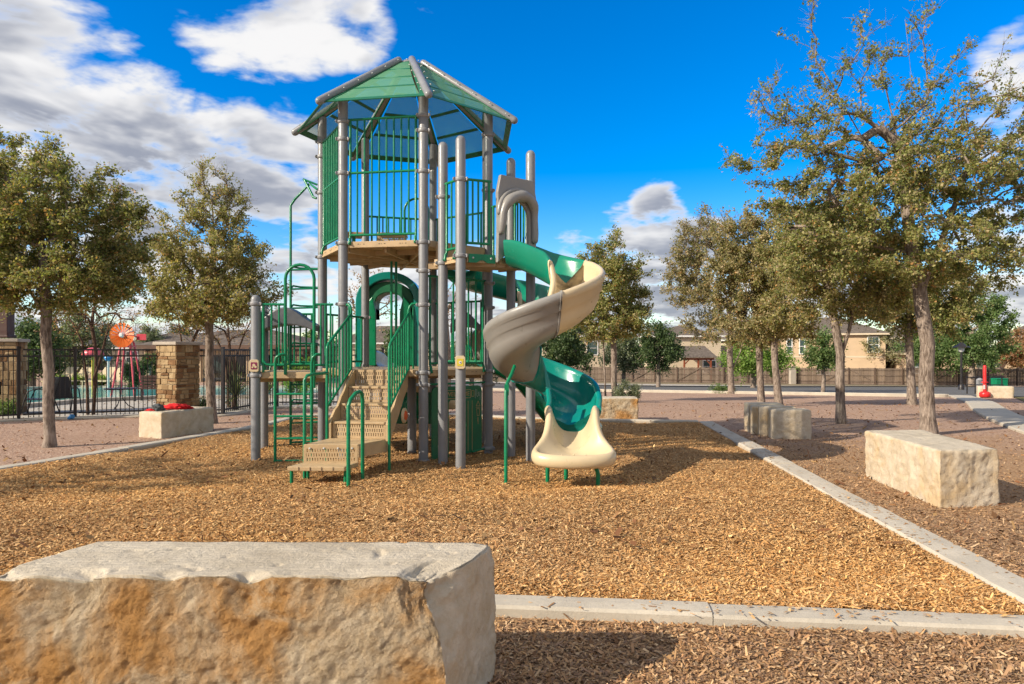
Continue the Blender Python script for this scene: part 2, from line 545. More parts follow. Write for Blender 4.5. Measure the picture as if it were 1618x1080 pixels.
def bark(name, c0, c1):
    m, nt = mat(name); g = NT(nt); p = g.pos()
    mp = g.n('ShaderNodeVectorMath', operation='MULTIPLY'); mp.inputs[1].default_value = (1, 1, .22); g.l(p, mp.inputs[0])
    n = g.noise(mp.outputs[0], 34, 6, .7, .5); b = g.noise(p, 3.5, 4)
    c = g.mix(g.rng(n, .35, .66), c0, c1)
    c = g.mix(g.rng(b, .45, .7, 0, .4), c, tuple(x * 1.25 for x in c1))
    g.out(g.bsdf(c, .93, g.bump(n, 1.0, .02), **{'Specular IOR Level': .1}))
    return m
M['bark'] = bark('elm_bark', (.11, .08, .062), (.37, .30, .245))
M['bark_dark'] = bark('dark_bark', (.045, .026, .018), (.135, .085, .06))

def sheet_mat():
    """perforated green sheet: half of it is holes"""
    m, nt = mat('perforated_green_sheet'); g = NT(nt)
    n = g.noise(g.pos(), 5, 4)
    b = g.bsdf(g.mix(n, (.10, .33, .17), (.15, .40, .23)), .5)
    t = g.n('ShaderNodeBsdfTransparent')
    t.inputs[0].default_value = (.80, .86, .86, 1)
    x = g.n('ShaderNodeMixShader'); x.inputs[0].default_value = .36
    g.l(b, x.inputs[1]); g.l(t.outputs[0], x.inputs[2])
    g.out(x.outputs[0])
    return m
M['sheet'] = sheet_mat()
def slot_mat():
    """coated steel punched with rows of upright slots (holes go through); UV in metres"""
    m, nt = mat('punched_tan_steel'); g = NT(nt)
    uv = g.n('ShaderNodeUVMap'); uv.uv_map = 'UVMap'
    s = g.n('ShaderNodeSeparateXYZ'); g.l(uv.outputs[0], s.inputs[0])
    PX, PY = .030, .052
    row = g.math('FLOOR', g.math('DIVIDE', s.outputs[1], PY))
    off = g.math('MULTIPLY', g.math('MODULO', row, 2.0), PX / 2)
    fx = g.math('ABSOLUTE', g.math('SUBTRACT', g.math('FRACT', g.math('DIVIDE', g.math('ADD', s.outputs[0], off), PX)), .5))
    fy = g.math('ABSOLUTE', g.math('SUBTRACT', g.math('FRACT', g.math('DIVIDE', s.outputs[1], PY)), .5))
    hole = g.math('MULTIPLY', g.math('LESS_THAN', fx, .20), g.math('LESS_THAN', fy, .36))
    n = g.noise(g.pos(), 9, 5)
    b = g.bsdf(g.mix(n, (.40, .28, .15), (.52, .375, .215)), .6)
    t = g.n('ShaderNodeBsdfTransparent')
    x = g.n('ShaderNodeMixShader'); g.l(hole, x.inputs[0]); g.l(b, x.inputs[1]); g.l(t.outputs[0], x.inputs[2])
    g.out(x.outputs[0])
    return m
M['slots'] = slot_mat()
def glass_mat():
    m, nt = mat('window_glass'); g = NT(nt)
    g.out(g.bsdf((.045, .075, .075), .08, **{'Specular IOR Level': .8}))
    return m
M['glass'] = glass_mat()
def siding(name, col):
    m, nt = mat(name); g = NT(nt); p = g.pos()
    s = g.n('ShaderNodeSeparateXYZ'); g.l(p, s.inputs[0])
    f = g.math('FRACT', g.math('DIVIDE', s.outputs[2], .19))
    c = g.mix(g.rng(g.noise(p, .8, 4), .3, .7), tuple(x * .9 for x in col), col)
    g.out(g.bsdf(c, .8, g.bump(f, .6, .03)))
    return m
M['siding'] = siding('tan_lap_siding', (.56, .42, .27))
M['siding2'] = siding('cream_lap_siding', (.62, .525, .38))
M['shingle'] = loose('roof_shingle', [(.10, .082, .07), (.15, .125, .105), (.20, .165, .14)], 6, .4)
M['wood'] = loose('weathered_boards', [(.125, .092, .07), (.18, .135, .105), (.24, .185, .145)], 5, .3)
M['wood_dark'] = paint('dark_fence_wood', (.095, .06, .042), .8, .2, 2)
M['redwood'] = paint('red_stained_wood', (.22, .055, .02), .7, .15, 3)
M['fascia'] = paint('brown_fascia', (.13, .075, .05), .7, .15, 3)
def water_mat():
    m, nt = mat('pool_water'); g = NT(nt); p = g.pos()
    g.out(g.bsdf((.10, .46, .47), .08, g.bump(g.noise(p, 5, 4), .25, .03), **{'Specular IOR Level': .5}))
    return m
M['water'] = water_mat()
def cloth(name, col):
    m, nt = mat(name); g = NT(nt)
    g.out(g.bsdf(col, .9, g.bump(g.noise(g.pos(), 60, 3), .3, .004)))
    return m
M['redcloth'] = cloth('red_cloth', (.62, .008, .012))
M['greycloth'] = cloth('grey_cloth', (.075, .085, .09))
def stone_mat(name, c0, c1):
    m, nt = mat(name); g = NT(nt); p = g.pos()
    oi = g.n('ShaderNodeObjectInfo')
    n = g.noise(p, 9, 6, .65); r = oi.outputs['Random']
    c = g.mix(r, c0, c1)
    c = g.mix(g.rng(n, .4, .7, 0, .5), c, tuple(x * .6 for x in c0))
    g.out(g.bsdf(c, .9, g.bump(g.noise(p, 30, 6, .7), .8, .015), **{'Specular IOR Level': .15}))
    return m
M['stone_a'] = stone_mat('tan_stone', (.30, .20, .105), (.50, .37, .21))
M['stone_b'] = stone_mat('brown_stone', (.16, .085, .04), (.34, .20, .10))
M['mortar'] = concrete('mortar', (.40, .33, .235))

# ------------------------------------------------------------------ the ground
ys = np.concatenate([np.linspace(-12, 20, 65), np.linspace(21, 100, 80), np.linspace(105, 600, 40)])
xs = np.concatenate([np.linspace(-500, -42, 30), np.linspace(-40, 40, 81), np.linspace(42, 500, 30)])
def grid_faces(nu, nv):
    i = np.arange(nu - 1)[:, None] * nv + np.arange(nv - 1)[None, :]
    return np.stack([i, i + 1, i + nv + 1, i + nv], -1).reshape(-1, 4)
YY, XX = np.meshgrid(ys, xs, indexing='ij')
V = np.stack([XX, YY, ground(XX, YY)], -1).reshape(-1, 3)
F = grid_faces(len(ys), len(xs))
o = link('ground', np_mesh('ground', V, F, True), M['gravel'])
tag(o, 'pinkish crushed granite ground around the play area', None, None, 'structure')

def strip(name, a, b, m, off, n=40, kind='structure', label=None, k=2):
    """sheet between two polylines that lies on the ground; off = metres above it"""
    def res(pl, n):
        pl = np.array(pl, float); d = np.r_[0, np.cumsum(np.linalg.norm(np.diff(pl, axis=0), axis=1))]
        t = np.linspace(0, d[-1], n)
        return np.stack([np.interp(t, d, pl[:, i]) for i in (0, 1)], -1)
    A, B = res(a, n), res(b, n)
    w = np.linspace(0, 1, k)[None, :, None]
    P = A[:, None] * (1 - w) + B[:, None] * w
    Z = ground(P[..., 0], P[..., 1]) + off
    V = np.concatenate([P, Z[..., None]], -1).reshape(-1, 3)
    o = link(name, np_mesh(name, V, grid_faces(n, k), True), m)
    return tag(o, label, None, None, kind)

FEN = lambda x: 87.6 - .318 * x          # depth of the board fence at x
strip('road', [(-30, 46), (2, 36.5), (5.8, 34), (16, 27.6), (24, 26), (80, 20)], [(-30, FEN(-30) - 10), (80, FEN(80) - 10)], M['asphalt'], .035, 90, k=40, label='grey asphalt road and car park')
strip('pavement', [(-30, FEN(-30) - 10), (80, FEN(80) - 10)], [(-30, FEN(-30) - 6), (80, FEN(80) - 6)], M['paving'], .11, 60, k=6, label='pale concrete pavement along the board fence')
strip('verge', [(-30, FEN(-30) - 6), (80, FEN(80) - 6)], [(-30, FEN(-30) + 1), (80, FEN(80) + 1)], M['verge'], .10, 60, k=8, label='dry grass verge at the foot of the board fence')
strip('lawn', [(19.6, 27), (12.2, 15.3), (9.9, 11.0), (8.6, 8)], [(60, 21), (40, 14), (30, 11), (26, 8)], M['grass'], .02, 30, k=10, label='dry lawn beyond the concrete path')

# kerbs: real steps
def kerb(name, pts, w, h, label, base=-.1):
    """kerb cast in lengths along a polyline; returns nothing"""
    root = empty(name, (pts[0][0], pts[0][1], 0), label)
    tag(root, None, None, None, 'structure')
    rnd = random.Random(len(pts) * 7 + int(w * 100))
    P = catmull([(x, y, 0) for x, y in pts], 6)
    dist = 0; piece = [P[0]]
    chunks = []
    for a, b in zip(P[:-1], P[1:]):
        piece.append(b); dist += (b - a).length
        if dist > 2.4:
            chunks.append(piece); piece = [b]; dist = 0
    if len(piece) > 1: chunks.append(piece)
    for ci, ch in enumerate(chunks):
        if len(ch) == 2: ch = [ch[0], ch[0].lerp(ch[1], .5), ch[1]]
        mb = MB(); sec = []
        dz = rnd.uniform(-.006, .006)
        pr = [(-w / 2, base), (-w / 2, h - .02), (-w / 2 + .018, h - .004), (0, h), (w / 2 - .018, h - .004), (w / 2, h - .02), (w / 2, base)]
        dd = []
        for i, p in enumerate(ch):      # subdivide for slightly uneven edges
            if i: dd += [ch[i - 1].lerp(p, t) for t in (.25, .5, .75)]
            dd.append(p)
        if ci: dd[0] = dd[0] + (dd[1] - dd[0]).normalized() * .004
        vs = []; fs = []
        for i, p in enumerate(dd):
            t = (dd[min(i + 1, len(dd) - 1)] - dd[max(i - 1, 0)]).normalized(); s = Vector((t.y, -t.x, 0))
            g = gz(p.x, p.y)
            for q, z in pr:
                j = mn.noise(Vector((p.x * 3 + q * 20, p.y * 3, z * 9))) * .006
                vs.append((p.x + s.x * (q + j), p.y + s.y * (q + j), g + z + dz + j * .7))
        k = len(pr)
        for i in range(len(dd) - 1):
            for a in range(k - 1):
                fs.append((i * k + a, i * k + a + 1, (i + 1) * k + a + 1, (i + 1) * k + a))
        fs += [tuple(range(k)), tuple(range((len(dd) - 1) * k, len(dd) * k))[::-1]]
        mb.add(vs, fs)
        mb.build('kerb_stone', M['concrete'], root)
kerb('kerb', [(-7.2, 4.55), (-4.5, 4.35), (-.09, 3.97), (1.3, 3.825), (2.72, 3.68), (2.9, 3.66)], .20, .062, 'straight concrete kerb at the near side of the mulch bed')
kerb('kerb', [(3.02, 3.80), (3.16, 5.5), (3.40, 8.2), (3.70, 11.4), (3.95, 14.02)], .27, .080, 'concrete kerb running back along the mulch bed by the stone seats')
kerb('kerb', [(3.80, 14.1), (2.2, 14.35), (.8, 14.65), (-1.4, 15.9), (-3.2, 16.0), (-4.55, 15.4)], .22, .085, 'far concrete kerb behind the play structure')
kerb('kerb', [(-4.75, 15.1), (-4.95, 13.0), (-5.35, 11.4), (-5.72, 10.15), (-6.3, 8.3), (-7.0, 6.2), (-7.3, 4.75)], .22, .085, 'curving concrete kerb in front of the pool fence')
# concrete edging of the road and the path
kerb('kerb', [(-6, 39), (2, 36.3), (5.8, 33.7), (11, 30.4), (16, 27.3), (17.0, 27.0)], .30, .13, 'pale road kerb at the edge of the granite ground')
kerb('path', [(17.9, 27.6), (15.2, 22.5), (12.6, 18.2), (10.6, 14.6), (9.3, 11.6), (8.2, 8.6)], .78, .06, 'concrete path running past the elm trees to the road')

# the mulch bed: sheet with gentle mounds
BED = [(-7.2, 4.55), (-.09, 3.97), (2.85, 3.68), (3.02, 3.8), (3.16, 5.5), (3.4, 8.2), (3.7, 11.4), (3.9, 14.05), (2.2, 14.35), (.8, 14.65), (-1.4, 15.9), (-3.2, 16.0), (-4.65, 15.3), (-4.95, 13), (-5.35, 11.4), (-5.72, 10.15), (-6.3, 8.3), (-7, 6.2)]
def in_poly(x, y, poly):
    x = np.asarray(x); y = np.asarray(y); c = np.zeros(x.shape, bool); n = len(poly)
    for i in range(n):
        x0, y0 = poly[i]; x1, y1 = poly[(i + 1) % n]
        cond = ((y0 > y) != (y1 > y)) & (x < (x1 - x0) * (y - y0) / (y1 - y0 + 1e-12) + x0)
        c ^= cond
    return c
def edge_dist(x, y, poly):
    d = np.full(np.shape(x), 1e9); n = len(poly)
    for i in range(n):
        a = np.array(poly[i]); b = np.array(poly[(i + 1) % n]); ab = b - a
        t = np.clip(((x - a[0]) * ab[0] + (y - a[1]) * ab[1]) / (ab @ ab), 0, 1)
        d = np.minimum(d, np.hypot(x - a[0] - t * ab[0], y - a[1] - t * ab[1]))
    return d
_r = np.random.RandomState(5)
_W = [(_r.uniform(.4, 3.2), _r.uniform(0, 6.28), _r.uniform(0, 6.28)) for _ in range(26)]
def mulch_z(x, y):
    z = np.zeros(np.shape(x))
    for k, a, ph in _W:
        z = z + np.sin((x * math.cos(a) + y * math.sin(a)) * k * 1.7 + ph) * .009 / (.6 + k * .55)
    # kicked-out hollow below the slide with a low ridge in front
    z = z - .035 * np.exp(-(((x - .70) / .5) ** 2 + ((y - 7.6) / .55) ** 2)) + .035 * np.exp(-(((x - .7) / .7) ** 2 + ((y - 6.8) / .3) ** 2))
    z = z - .03 * np.exp(-(((x + 2.1) / .7) ** 2 + ((y - 7.3) / .4) ** 2))
    # settles a little below the kerbs at the edges
    ed = edge_dist(x, y, BED)
    cap = .042 + .20 * np.maximum(ed - .12, 0)
    return np.clip(z + .044, .016, np.minimum(cap, .14))
bx = np.linspace(-7.4, 4.1, 260); by = np.linspace(3.6, 16.1, 280)
YY, XX = np.meshgrid(by, bx, indexing='ij')
ZZ = mulch_z(XX, YY) + ground(XX, YY)
IN = in_poly(XX, YY, BED) & (edge_dist(XX, YY, BED) > .035)
Fm = grid_faces(len(by), len(bx))
keep = IN.reshape(-1)[Fm].all(1)
o = link('mulch_bed', np_mesh('mulch_bed', np.stack([XX, YY, ZZ], -1).reshape(-1, 3), Fm[keep], True), M['mulch'])
tag(o, 'tan wood mulch safety surface under the play structure', None, None, 'structure')

# loose chips
def chips(name, n, sampler, zfun, pal, size, label, seed=1, tilt=.5):
    rs = np.random.RandomState(seed)
    x, y = sampler(rs, n)
    n = len(x)
    L = rs.lognormal(math.log(size[0]), .50, n)[:, None] * .5; Wd = rs.lognormal(math.log(size[1]), .35, n)[:, None] * .5
    a = rs.uniform(0, 2 * np.pi, n); p = rs.normal(0, tilt, n); q = rs.normal(0, tilt * 1.1, n)
    ax = np.stack([np.cos(a) * np.cos(p), np.sin(a) * np.cos(p), np.sin(p)], -1)
    sd = np.stack([-np.sin(a), np.cos(a), np.zeros(n)], -1)
    up = np.cross(ax, sd)
    sd = sd * np.cos(q)[:, None] + up * np.sin(q)[:, None]
    c = np.stack([x, y, zfun(x, y) + np.abs(ax[:, 2]) * L[:, 0] * .7 + rs.uniform(0, .012 if tilt > .1 else .003, n)], -1)
    j = lambda: rs.uniform(.55, 1.1, (n, 1))
    v = np.stack([c - ax * L * j() - sd * Wd * j(), c + ax * L * j() - sd * Wd * j(), c + ax * L * j() + sd * Wd * j(), c - ax * L * j() + sd * Wd * j()], 1).reshape(-1, 3)
    pal = np.array(pal)
    # faded and fresher drifts
    w = .5 + .25 * (np.sin(x * 1.3 + 1.7 * np.sin(y * .9)) + np.sin(y * 1.9 + 1.1 * np.sin(x * 1.6 + 2)))
    col = pal[rs.choice(len(pal), n)] * rs.uniform(.7, 1.25, (n, 1)) * (.93 + .14 * w)[:, None]
    g_ = col.mean(1, keepdims=True); col = col + (g_ - col) * (.12 * (1 - w))[:, None]
    o = link(name, np_mesh(name, v, np.arange(4 * n).reshape(-1, 4), False, np.repeat(col, 4, 0)), M['chip'])
    return tag(o, label, None, None, 'stuff')
TAN = [(0.760, 0.454, 0.187), (0.665, 0.372, 0.137), (0.570, 0.300, 0.104), (0.475, 0.229, 0.075), (0.850, 0.568, 0.248), (0.713, 0.399, 0.141), (0.618, 0.328, 0.108), (0.356, 0.164, 0.054), (0.772, 0.464, 0.187), (0.594, 0.372, 0.174)]
def bed_sampler(rs, n):
    # denser towards the camera
    y = 3.7 + 12.3 * rs.uniform(0, 1, n * 2) ** 1.75
    x = rs.uniform(-1, 1, n * 2) * np.minimum(y * .80, 7.4)
    k = in_poly(x, y, BED) & (edge_dist(x, y, BED) > .095 + .03 * np.sin(x * 5 + y * 7) * np.sin(y * 3.1))
    return x[k][:n], y[k][:n]
chips('wood_chips', 500000, bed_sampler, lambda x, y: mulch_z(x, y) + ground(x, y) + .004, TAN, (.0205, .0084), 'loose tan wood chips covering the play bed', 3, .24)
BRN = [(.46, .265, .125), (.37, .205, .095), (.56, .35, .175), (.27, .145, .07), (.60, .41, .225), (.42, .245, .125), (.33, .205, .125), (.50, .30, .135)]
NEAR_OUT = BED
def out_sampler(rs, n):
    y = 2.4 + 10 * rs.uniform(0, 1, n * 3) ** 1.9
    x = rs.uniform(-.9, 1, n * 3) * (y * .85 + .2)
    d = edge_dist(x, y, BED)
    k = ~in_poly(x, y, BED) & (d > .115) & (rs.uniform(0, 1, n * 3) < np.exp(-np.maximum(d - .3, 0) / 1.3) + .16) & (x > -6 + 0 * y)
    return x[k][:n], y[k][:n]
chips('bark_litter', 105000, out_sampler, lambda x, y: ground(x, y) + .002, BRN, (.022, .0095), 'brown bark litter scattered outside the kerb', 9, .30)
def kerb_sampler(rs, n):
    y = rs.uniform(3.5, 13.5, n * 30); x = rs.uniform(-2, 4.2, n * 30)
    d = edge_dist(x, y, BED)
    k = (d < .13) & (rs.uniform(0, 1, n * 30) < (.25 + .75 * (np.sin(x * 2.1 + y * 1.3) > .2)))
    return x[k][:n], y[k][:n]
chips('spilled_chips', 620, kerb_sampler, lambda x, y: ground(x, y) + .066 + .018 * ((x > 2.86) & (y > 3.8)), TAN + BRN, (.026, .013), 'wood chips spilled along the top of the kerb', 12, .05)
def leaf_sampler(rs, n):
    y = rs.uniform(5, 22, n); x = rs.uniform(-1, 1, n) * y * .75
    return x, y
chips('fallen_leaves', 5200, leaf_sampler, lambda x, y: ground(x, y) + .012 + .05 * in_poly(x, y, BED), [(.30, .15, .06), (.22, .10, .045), (.36, .22, .09), (.16, .085, .04)], (.045, .026), 'small fallen leaves strewn over the ground', 15, .35)

# ------------------------------------------------------------------ stone seats
def rock(name, corners, h, label, seed, amp=.02, res=.03, mats=('lime_pale', 'lime_top', 'lime_pale'), rough_top=.004, group='limestone block seats', chips_=(), base=-.08, face_amp=None, z0=None, batter=0.0):
    """block on four ground corners (front-left, front-right, back-right, back-left). mats: front (first edge), top, other sides"""
    c = [Vector((x, y, 0)) for x, y in corners]
    cen = sum(c, Vector()) / 4
    g0 = gz(cen.x, cen.y) if z0 is None else z0
    lenx = ((c[1] - c[0]).length + (c[2] - c[3]).length) / 2; leny = ((c[3] - c[0]).length + (c[2] - c[1]).length) / 2
    nx, ny, nz = max(6, int(lenx / res)), max(6, int(leny / res)), max(6, int((h - base) / res))
    idx = {}; vs = []; fs = []; mi = []
    def vid(i, j, k):
        key = (i, j, k)
        if key not in idx:
            idx[key] = len(vs); vs.append(key)
        return idx[key]
    for i in range(nx):
        for k in range(nz):
            fs.append((vid(i, 0, k), vid(i + 1, 0, k), vid(i + 1, 0, k + 1), vid(i, 0, k + 1))); mi.append(0)
            fs.append((vid(i + 1, ny, k), vid(i, ny, k), vid(i, ny, k + 1), vid(i + 1, ny, k + 1))); mi.append(2)
    for j in range(ny):
        for k in range(nz):
            fs.append((vid(0, j + 1, k), vid(0, j, k), vid(0, j, k + 1), vid(0, j + 1, k + 1))); mi.append(2)
            fs.append((vid(nx, j, k), vid(nx, j + 1, k), vid(nx, j + 1, k + 1), vid(nx, j, k + 1))); mi.append(2)
    for i in range(nx):
        for j in range(ny):
            fs.append((vid(i, j, nz), vid(i + 1, j, nz), vid(i + 1, j + 1, nz), vid(i, j + 1, nz))); mi.append(1)
    off = Vector((seed * 7.3, seed * 3.1, seed * 1.7))
    fa = face_amp or amp
    out = []
    for (i, j, k) in vs:
        u, v, w = i / nx, j / ny, k / nz
        p = c[0] * (1 - u) * (1 - v) + c[1] * u * (1 - v) + c[2] * u * v + c[3] * (1 - u) * v
        z = base + (h - base) * w
        p = Vector((p.x, p.y, z))
        if batter: p -= (c[3] - c[0]).normalized() * batter * (h - z) * (1 - v)
        nrmv = Vector((0, 0, 0))
        ex = (c[1] - c[0]).normalized(); ey = (c[3] - c[0]).normalized()
        nx_ = (-1 if i == 0 else 1 if i == nx else 0); ny_ = (-1 if j == 0 else 1 if j == ny else 0); nz_ = 1 if k == nz else 0
        side = ex * nx_ + ey * ny_
        q = p + off
        a = fa if (j == 0) else amp
        f1 = mn.fractal(q * 2.2, .9, 2.1, 4) ; f2 = mn.fractal(q * 7.5, .75, 2.1, 5)
        f3 = abs(mn.noise(q * 4.1 + Vector((5, 2, 8)))) ; cellv = mn.cell(q * 6.0)
        f4 = mn.fractal(q * 19.0, .6, 2.1, 4); f5 = mn.fractal(Vector((q.x * 2.6, q.y * 2.6, q.z * 5.5)), 1.0, 2.2, 3)
        d = a * (f1 * .45 + f2 * .26 - f3 * .10 + f4 * .42 + abs(f5) * -.75)
        if side.length > 0 and not nz_:
            p += side.normalized() * d
        elif side.length > 0:      # top edge: broken arris
            nt = max(0, mn.noise(q * 5.2 + Vector((3, 1, 4))) - .12) + .5 * max(0, mn.noise(q * 17) - .05)
            p += side.normalized() * (d * .7 - .010 - .03 * nt) + Vector((0, 0, -.008 - .035 * nt))
        else:
            pit = max(0, mn.noise(q * 13) - .34) * .035 + max(0, mn.noise(q * 31) - .4) * .012
            p.z += rough_top * (f1 + f2 * .6) - pit
        for (cx_, cy_, cz_, cr, cd) in chips_:      # knocked-off corners: push inwards
            dd = (p - Vector((cx_, cy_, cz_))).length
            if dd < cr:
                t = 1 - dd / cr
                p += (Vector((cen.x, cen.y, h * .45)) - p).normalized() * cd * t * (1 + .5 * f2)
        p.z += g0
        out.append(p)
    me = np_mesh(name, np.array(out), np.array(fs), False)
    for m_ in mats: me.materials.append(M[m_])
    me.polygons.foreach_set('material_index', mi)
    o = link(name, me)
    return tag(o, label, 'stone seat', group)
rock('limestone_block', [(-2.06, 2.67), (-.23, 2.67), (-.075, 3.15), (-1.90, 3.17)], .62, 'long limestone block with ochre stained rough front and sawn top, closest to the camera', 1, .013, .0085, ('lime_front', 'lime_top', 'lime_pale'), .003, face_amp=.023, batter=.16,
     chips_=[(-.20, 2.66, .62, .25, .135), (-.19, 2.62, .40, .15, .05), (-1.70, 2.66, .58, .13, .085), (-1.80, 2.65, .50, .11, .06), (-1.02, 2.66, .57, .10, .055), (-.62, 2.67, .62, .09, .035), (-1.35, 2.67, .62, .08, .03), (-2.0, 2.67, .62, .14, .05), (-.08, 3.15, .62, .10, .03)])
rock('limestone_block', [(4.06, 6.55), (4.71, 6.66), (4.92, 8.30), (4.21, 8.24)], .55, 'pale limestone block seat with yellow side beside the mulch bed kerb', 2, .022, .020, ('lime_pale', 'lime_top', 'lime_pale'), .005, face_amp=.022)
# seat by the left fence: two corners face the camera
rock('limestone_block', [(-5.98, 11.77), (-5.60, 12.95), (-6.12, 13.15), (-6.50, 12.02)], .45, 'pale limestone block seat with red clothes on it by the pool fence', 3, .012, .025, ('lime_pale', 'lime_top', 'lime_pale'), .004)
rock('limestone_block', [(1.75, 14.75), (2.72, 14.85), (2.78, 15.45), (1.75, 15.4)], .50, 'ochre limestone block behind the slide exit under the double trunked tree', 4, .03, .03, ('lime_front', 'lime_top', 'lime_front'), .006)
for k, (x0, y0, w, d_, hh, lab) in enumerate([(4.43, 11.75, .65, .36, .50, 'front slab of the upright limestone slabs beneath the elms'), (4.36, 12.13, .62, .26, .52, 'second slab of the upright limestone slabs beneath the elms'),
                                           (4.32, 12.41, .62, .26, .51, 'third slab of the upright limestone slabs beneath the elms'), (4.36, 12.69, .62, .42, .53, 'rearmost slab of the upright limestone slabs beneath the elms')]):
    rock('limestone_slab', [(x0, y0), (x0 + w, y0 - .05), (x0 + w + .05, y0 + d_ - .05), (x0 + .05, y0 + d_)], hh, lab, 10 + k, .013, .03, ('lime_pale', 'lime_top', 'lime_pale'), .004, group='upright limestone slabs')
rock('limestone_block', [(17.9, 26.5), (19.0, 26.1), (19.2, 26.5), (18.1, 26.9)], .45, 'low pale limestone block beside the red post at the end of the path', 20, .02, .08)
# ------------------------------------------------------------------ the play structure (one bolted thing)
PS = empty('play_structure', (-1.545, 10.41, 0), 'green and tan playground climbing tower with spiral slide, stairs and seven sided roof', 'play structure')
OX, OY = -1.545, 10.41
HA = {'B': -73.5, 'E': -22.07, 'F2': 29.36, 'X': 80.79, 'W': 132.2, 'L': 183.6, 'A': 235.1}
ORD = ['A', 'B', 'E', 'F2', 'X', 'W', 'L']
def hep(k, r=1.3, z=0.0):
    a = R(HA[k]); return Vector((OX + r * math.cos(a), OY + r * math.sin(a), z))
Z_UP, Z_LOW, Z_LEFT, Z_SL = 2.975, 1.245, 1.215, 2.70
PR = .0635
PO = {k: hep(k) for k in ORD}
PO.update({'C': Vector((-.90, 8.99, 0)), 'D': Vector((-.645, 8.66, 0)), 'F': Vector((-.015, 9.66, 0)), 'G': Vector((.25, 9.30, 0)), 'I': Vector((-3.44, 9.26, 0)), 'J': Vector((-3.72, 10.35, 0)), 'H': Vector((-1.44, 9.92, 0))})
TOP = {k: 4.66 for k in ORD}
TOP.update({'C': 4.22, 'D': 4.20, 'F': 4.20, 'G': 4.20, 'I': 2.25, 'J': 2.2, 'H': 1.17})
COLS = {'A': [4.60, 4.36, 3.90, 2.955, 2.13], 'B': [4.62, 4.42, 3.88, 2.94, 2.56, 2.11, 1.21, 1.05, .03], 'E': [4.6, 3.8, 2.47, 2.12, 1.21, 1.02, .1], 'F2': [3.1, 2.3], 'X': [3.1, 2.35], 'W': [3.1, 2.05], 'L': [4.62, 4.40, 3.86, 2.90, 1.2],
        'C': [3.50, 2.64], 'D': [3.65, 2.69], 'F': [3.55, 2.64], 'G': [2.64], 'I': [2.13, 1.17], 'J': [2.1, 1.17], 'H': []}
for k, p in PO.items():
    z1 = TOP[k]
    mb = MB()
    mb.tube([(p.x, p.y, -.25), (p.x, p.y, z1 - PR)], PR, 18, dome='end')
    pt = mb.build('post', M['post'], PS)
    tag(pt, 'grey round post')
    for zc_ in COLS[k]:
        c = MB()
        c.lathe((p.x, p.y, zc_ - .028), [(PR + .002, 0), (PR + .011, .004), (PR + .014, .016), (PR + .014, .040), (PR + .011, .052), (PR + .002, .056)], 18)
        # clamp ears with bolts
        for s_ in (-1, 1):
            d = Vector((math.cos(.4 * s_ + (0 if s_ > 0 else math.pi)), -.45, 0)).normalized()
            c.box(Vector((p.x, p.y, zc_)) + d * (PR + .022), (.026, .024, .042), math.atan2(d.y, d.x))
            c.lathe(Vector((p.x, p.y, zc_)) + d * (PR + .034), [(.011, 0), (.011, .006), (.006, .010)], 8, axis=d)
        c.build('collar', M['collar'], pt)

# decks -------------------------------------------------------------
def fascia(deck, a, b, z1, h, gap=.075, proud=.004, mat_='tan'):
    a = Vector((a.x, a.y, 0)); b = Vector((b.x, b.y, 0)); d = (b - a).normalized()
    m_ = MB(); m_.bar(a + d * gap + Vector((0, 0, z1 - h / 2)), b - d * gap + Vector((0, 0, z1 - h / 2)), .035, h)
    f = m_.build('deck_beam', M[mat_], deck, .006)
    n = Vector((d.y, -d.x, 0))
    L = (b - a).length; hs = MB()
    for t in (.24, .5, .76):        # punched marks along the beam
        for q in (-.045, -.015, .03):
            c = a + d * (L * t + q) + n * .018 + Vector((0, 0, z1 - h * .45))
            hs.bar(c - d * (.010 if q != -.015 else .004), c + d * (.010 if q != -.015 else .004), .004, .007)
    hs.build('punched_slots', M['black'], deck)
    return f
def deck(poly, z1, label, th=.05, beam=.085, ribs=True):
    mb = MB(); c = sum(poly, Vector()) / len(poly)
    ins = [p + (c - p).normalized() * .055 for p in poly]
    mb.prism(ins, z1 - th, z1)
    d = mb.build('deck', M['tan'], PS); tag(d, label)
    n = len(poly)
    for i in range(n):
        fascia(d, poly[i], poly[(i + 1) % n], z1 - .002, beam)
    if ribs:
        for i in range(n):
            a, b = poly[i], poly[(i + 1) % n]
            for t in (0.0, .5):
                e = a.lerp(b, t); r = MB()
                r.bar(Vector((c.x, c.y, z1 - th - .045)) + (e - c) * .06, Vector((e.x, e.y, z1 - th - .045)) - (e - c) * .09, .03, .09)
                r.build('joist', M['tan'], d)
            r = MB(); pa = c.lerp(a, .55); pb = c.lerp(b, .55)
            r.bar((pa.x, pa.y, z1 - th - .035), (pb.x, pb.y, z1 - th - .035), .028, .07)
            r.build('cross_joist', M['tan'], d)
    return d
HEP = [hep(k) for k in ORD]
dk = deck(HEP, Z_UP, 'tan perforated upper deck under the roof')
dl = deck(HEP, Z_LOW, 'tan lower deck at the head of the stairs')
deck([PO['I'], PO['A'] + Vector((-.14, -.05, 0)), PO['L'] + Vector((-.16, 0, 0)), PO['J']], Z_LEFT, 'tan side deck above the ladder')
SQ = Vector((-.21, 8.84, 0))
sd = deck([PO['C'], PO['D'], SQ, PO['G'], PO['F'], PO['E'] + Vector((.09, -.09, 0)), PO['B'] + Vector((.10, -.06, 0))], Z_SL, 'tan landing deck of the spiral slide', ribs=False)
for i in range(5):
    a = PO['C'].lerp(PO['B'], i / 4); r = MB(); b = SQ.lerp(PO['G'], i / 4)
    r.bar((a.x, a.y, Z_SL - .085), (b.x, b.y, Z_SL - .085), .03, .07); r.build('joist', M['tan'], sd)
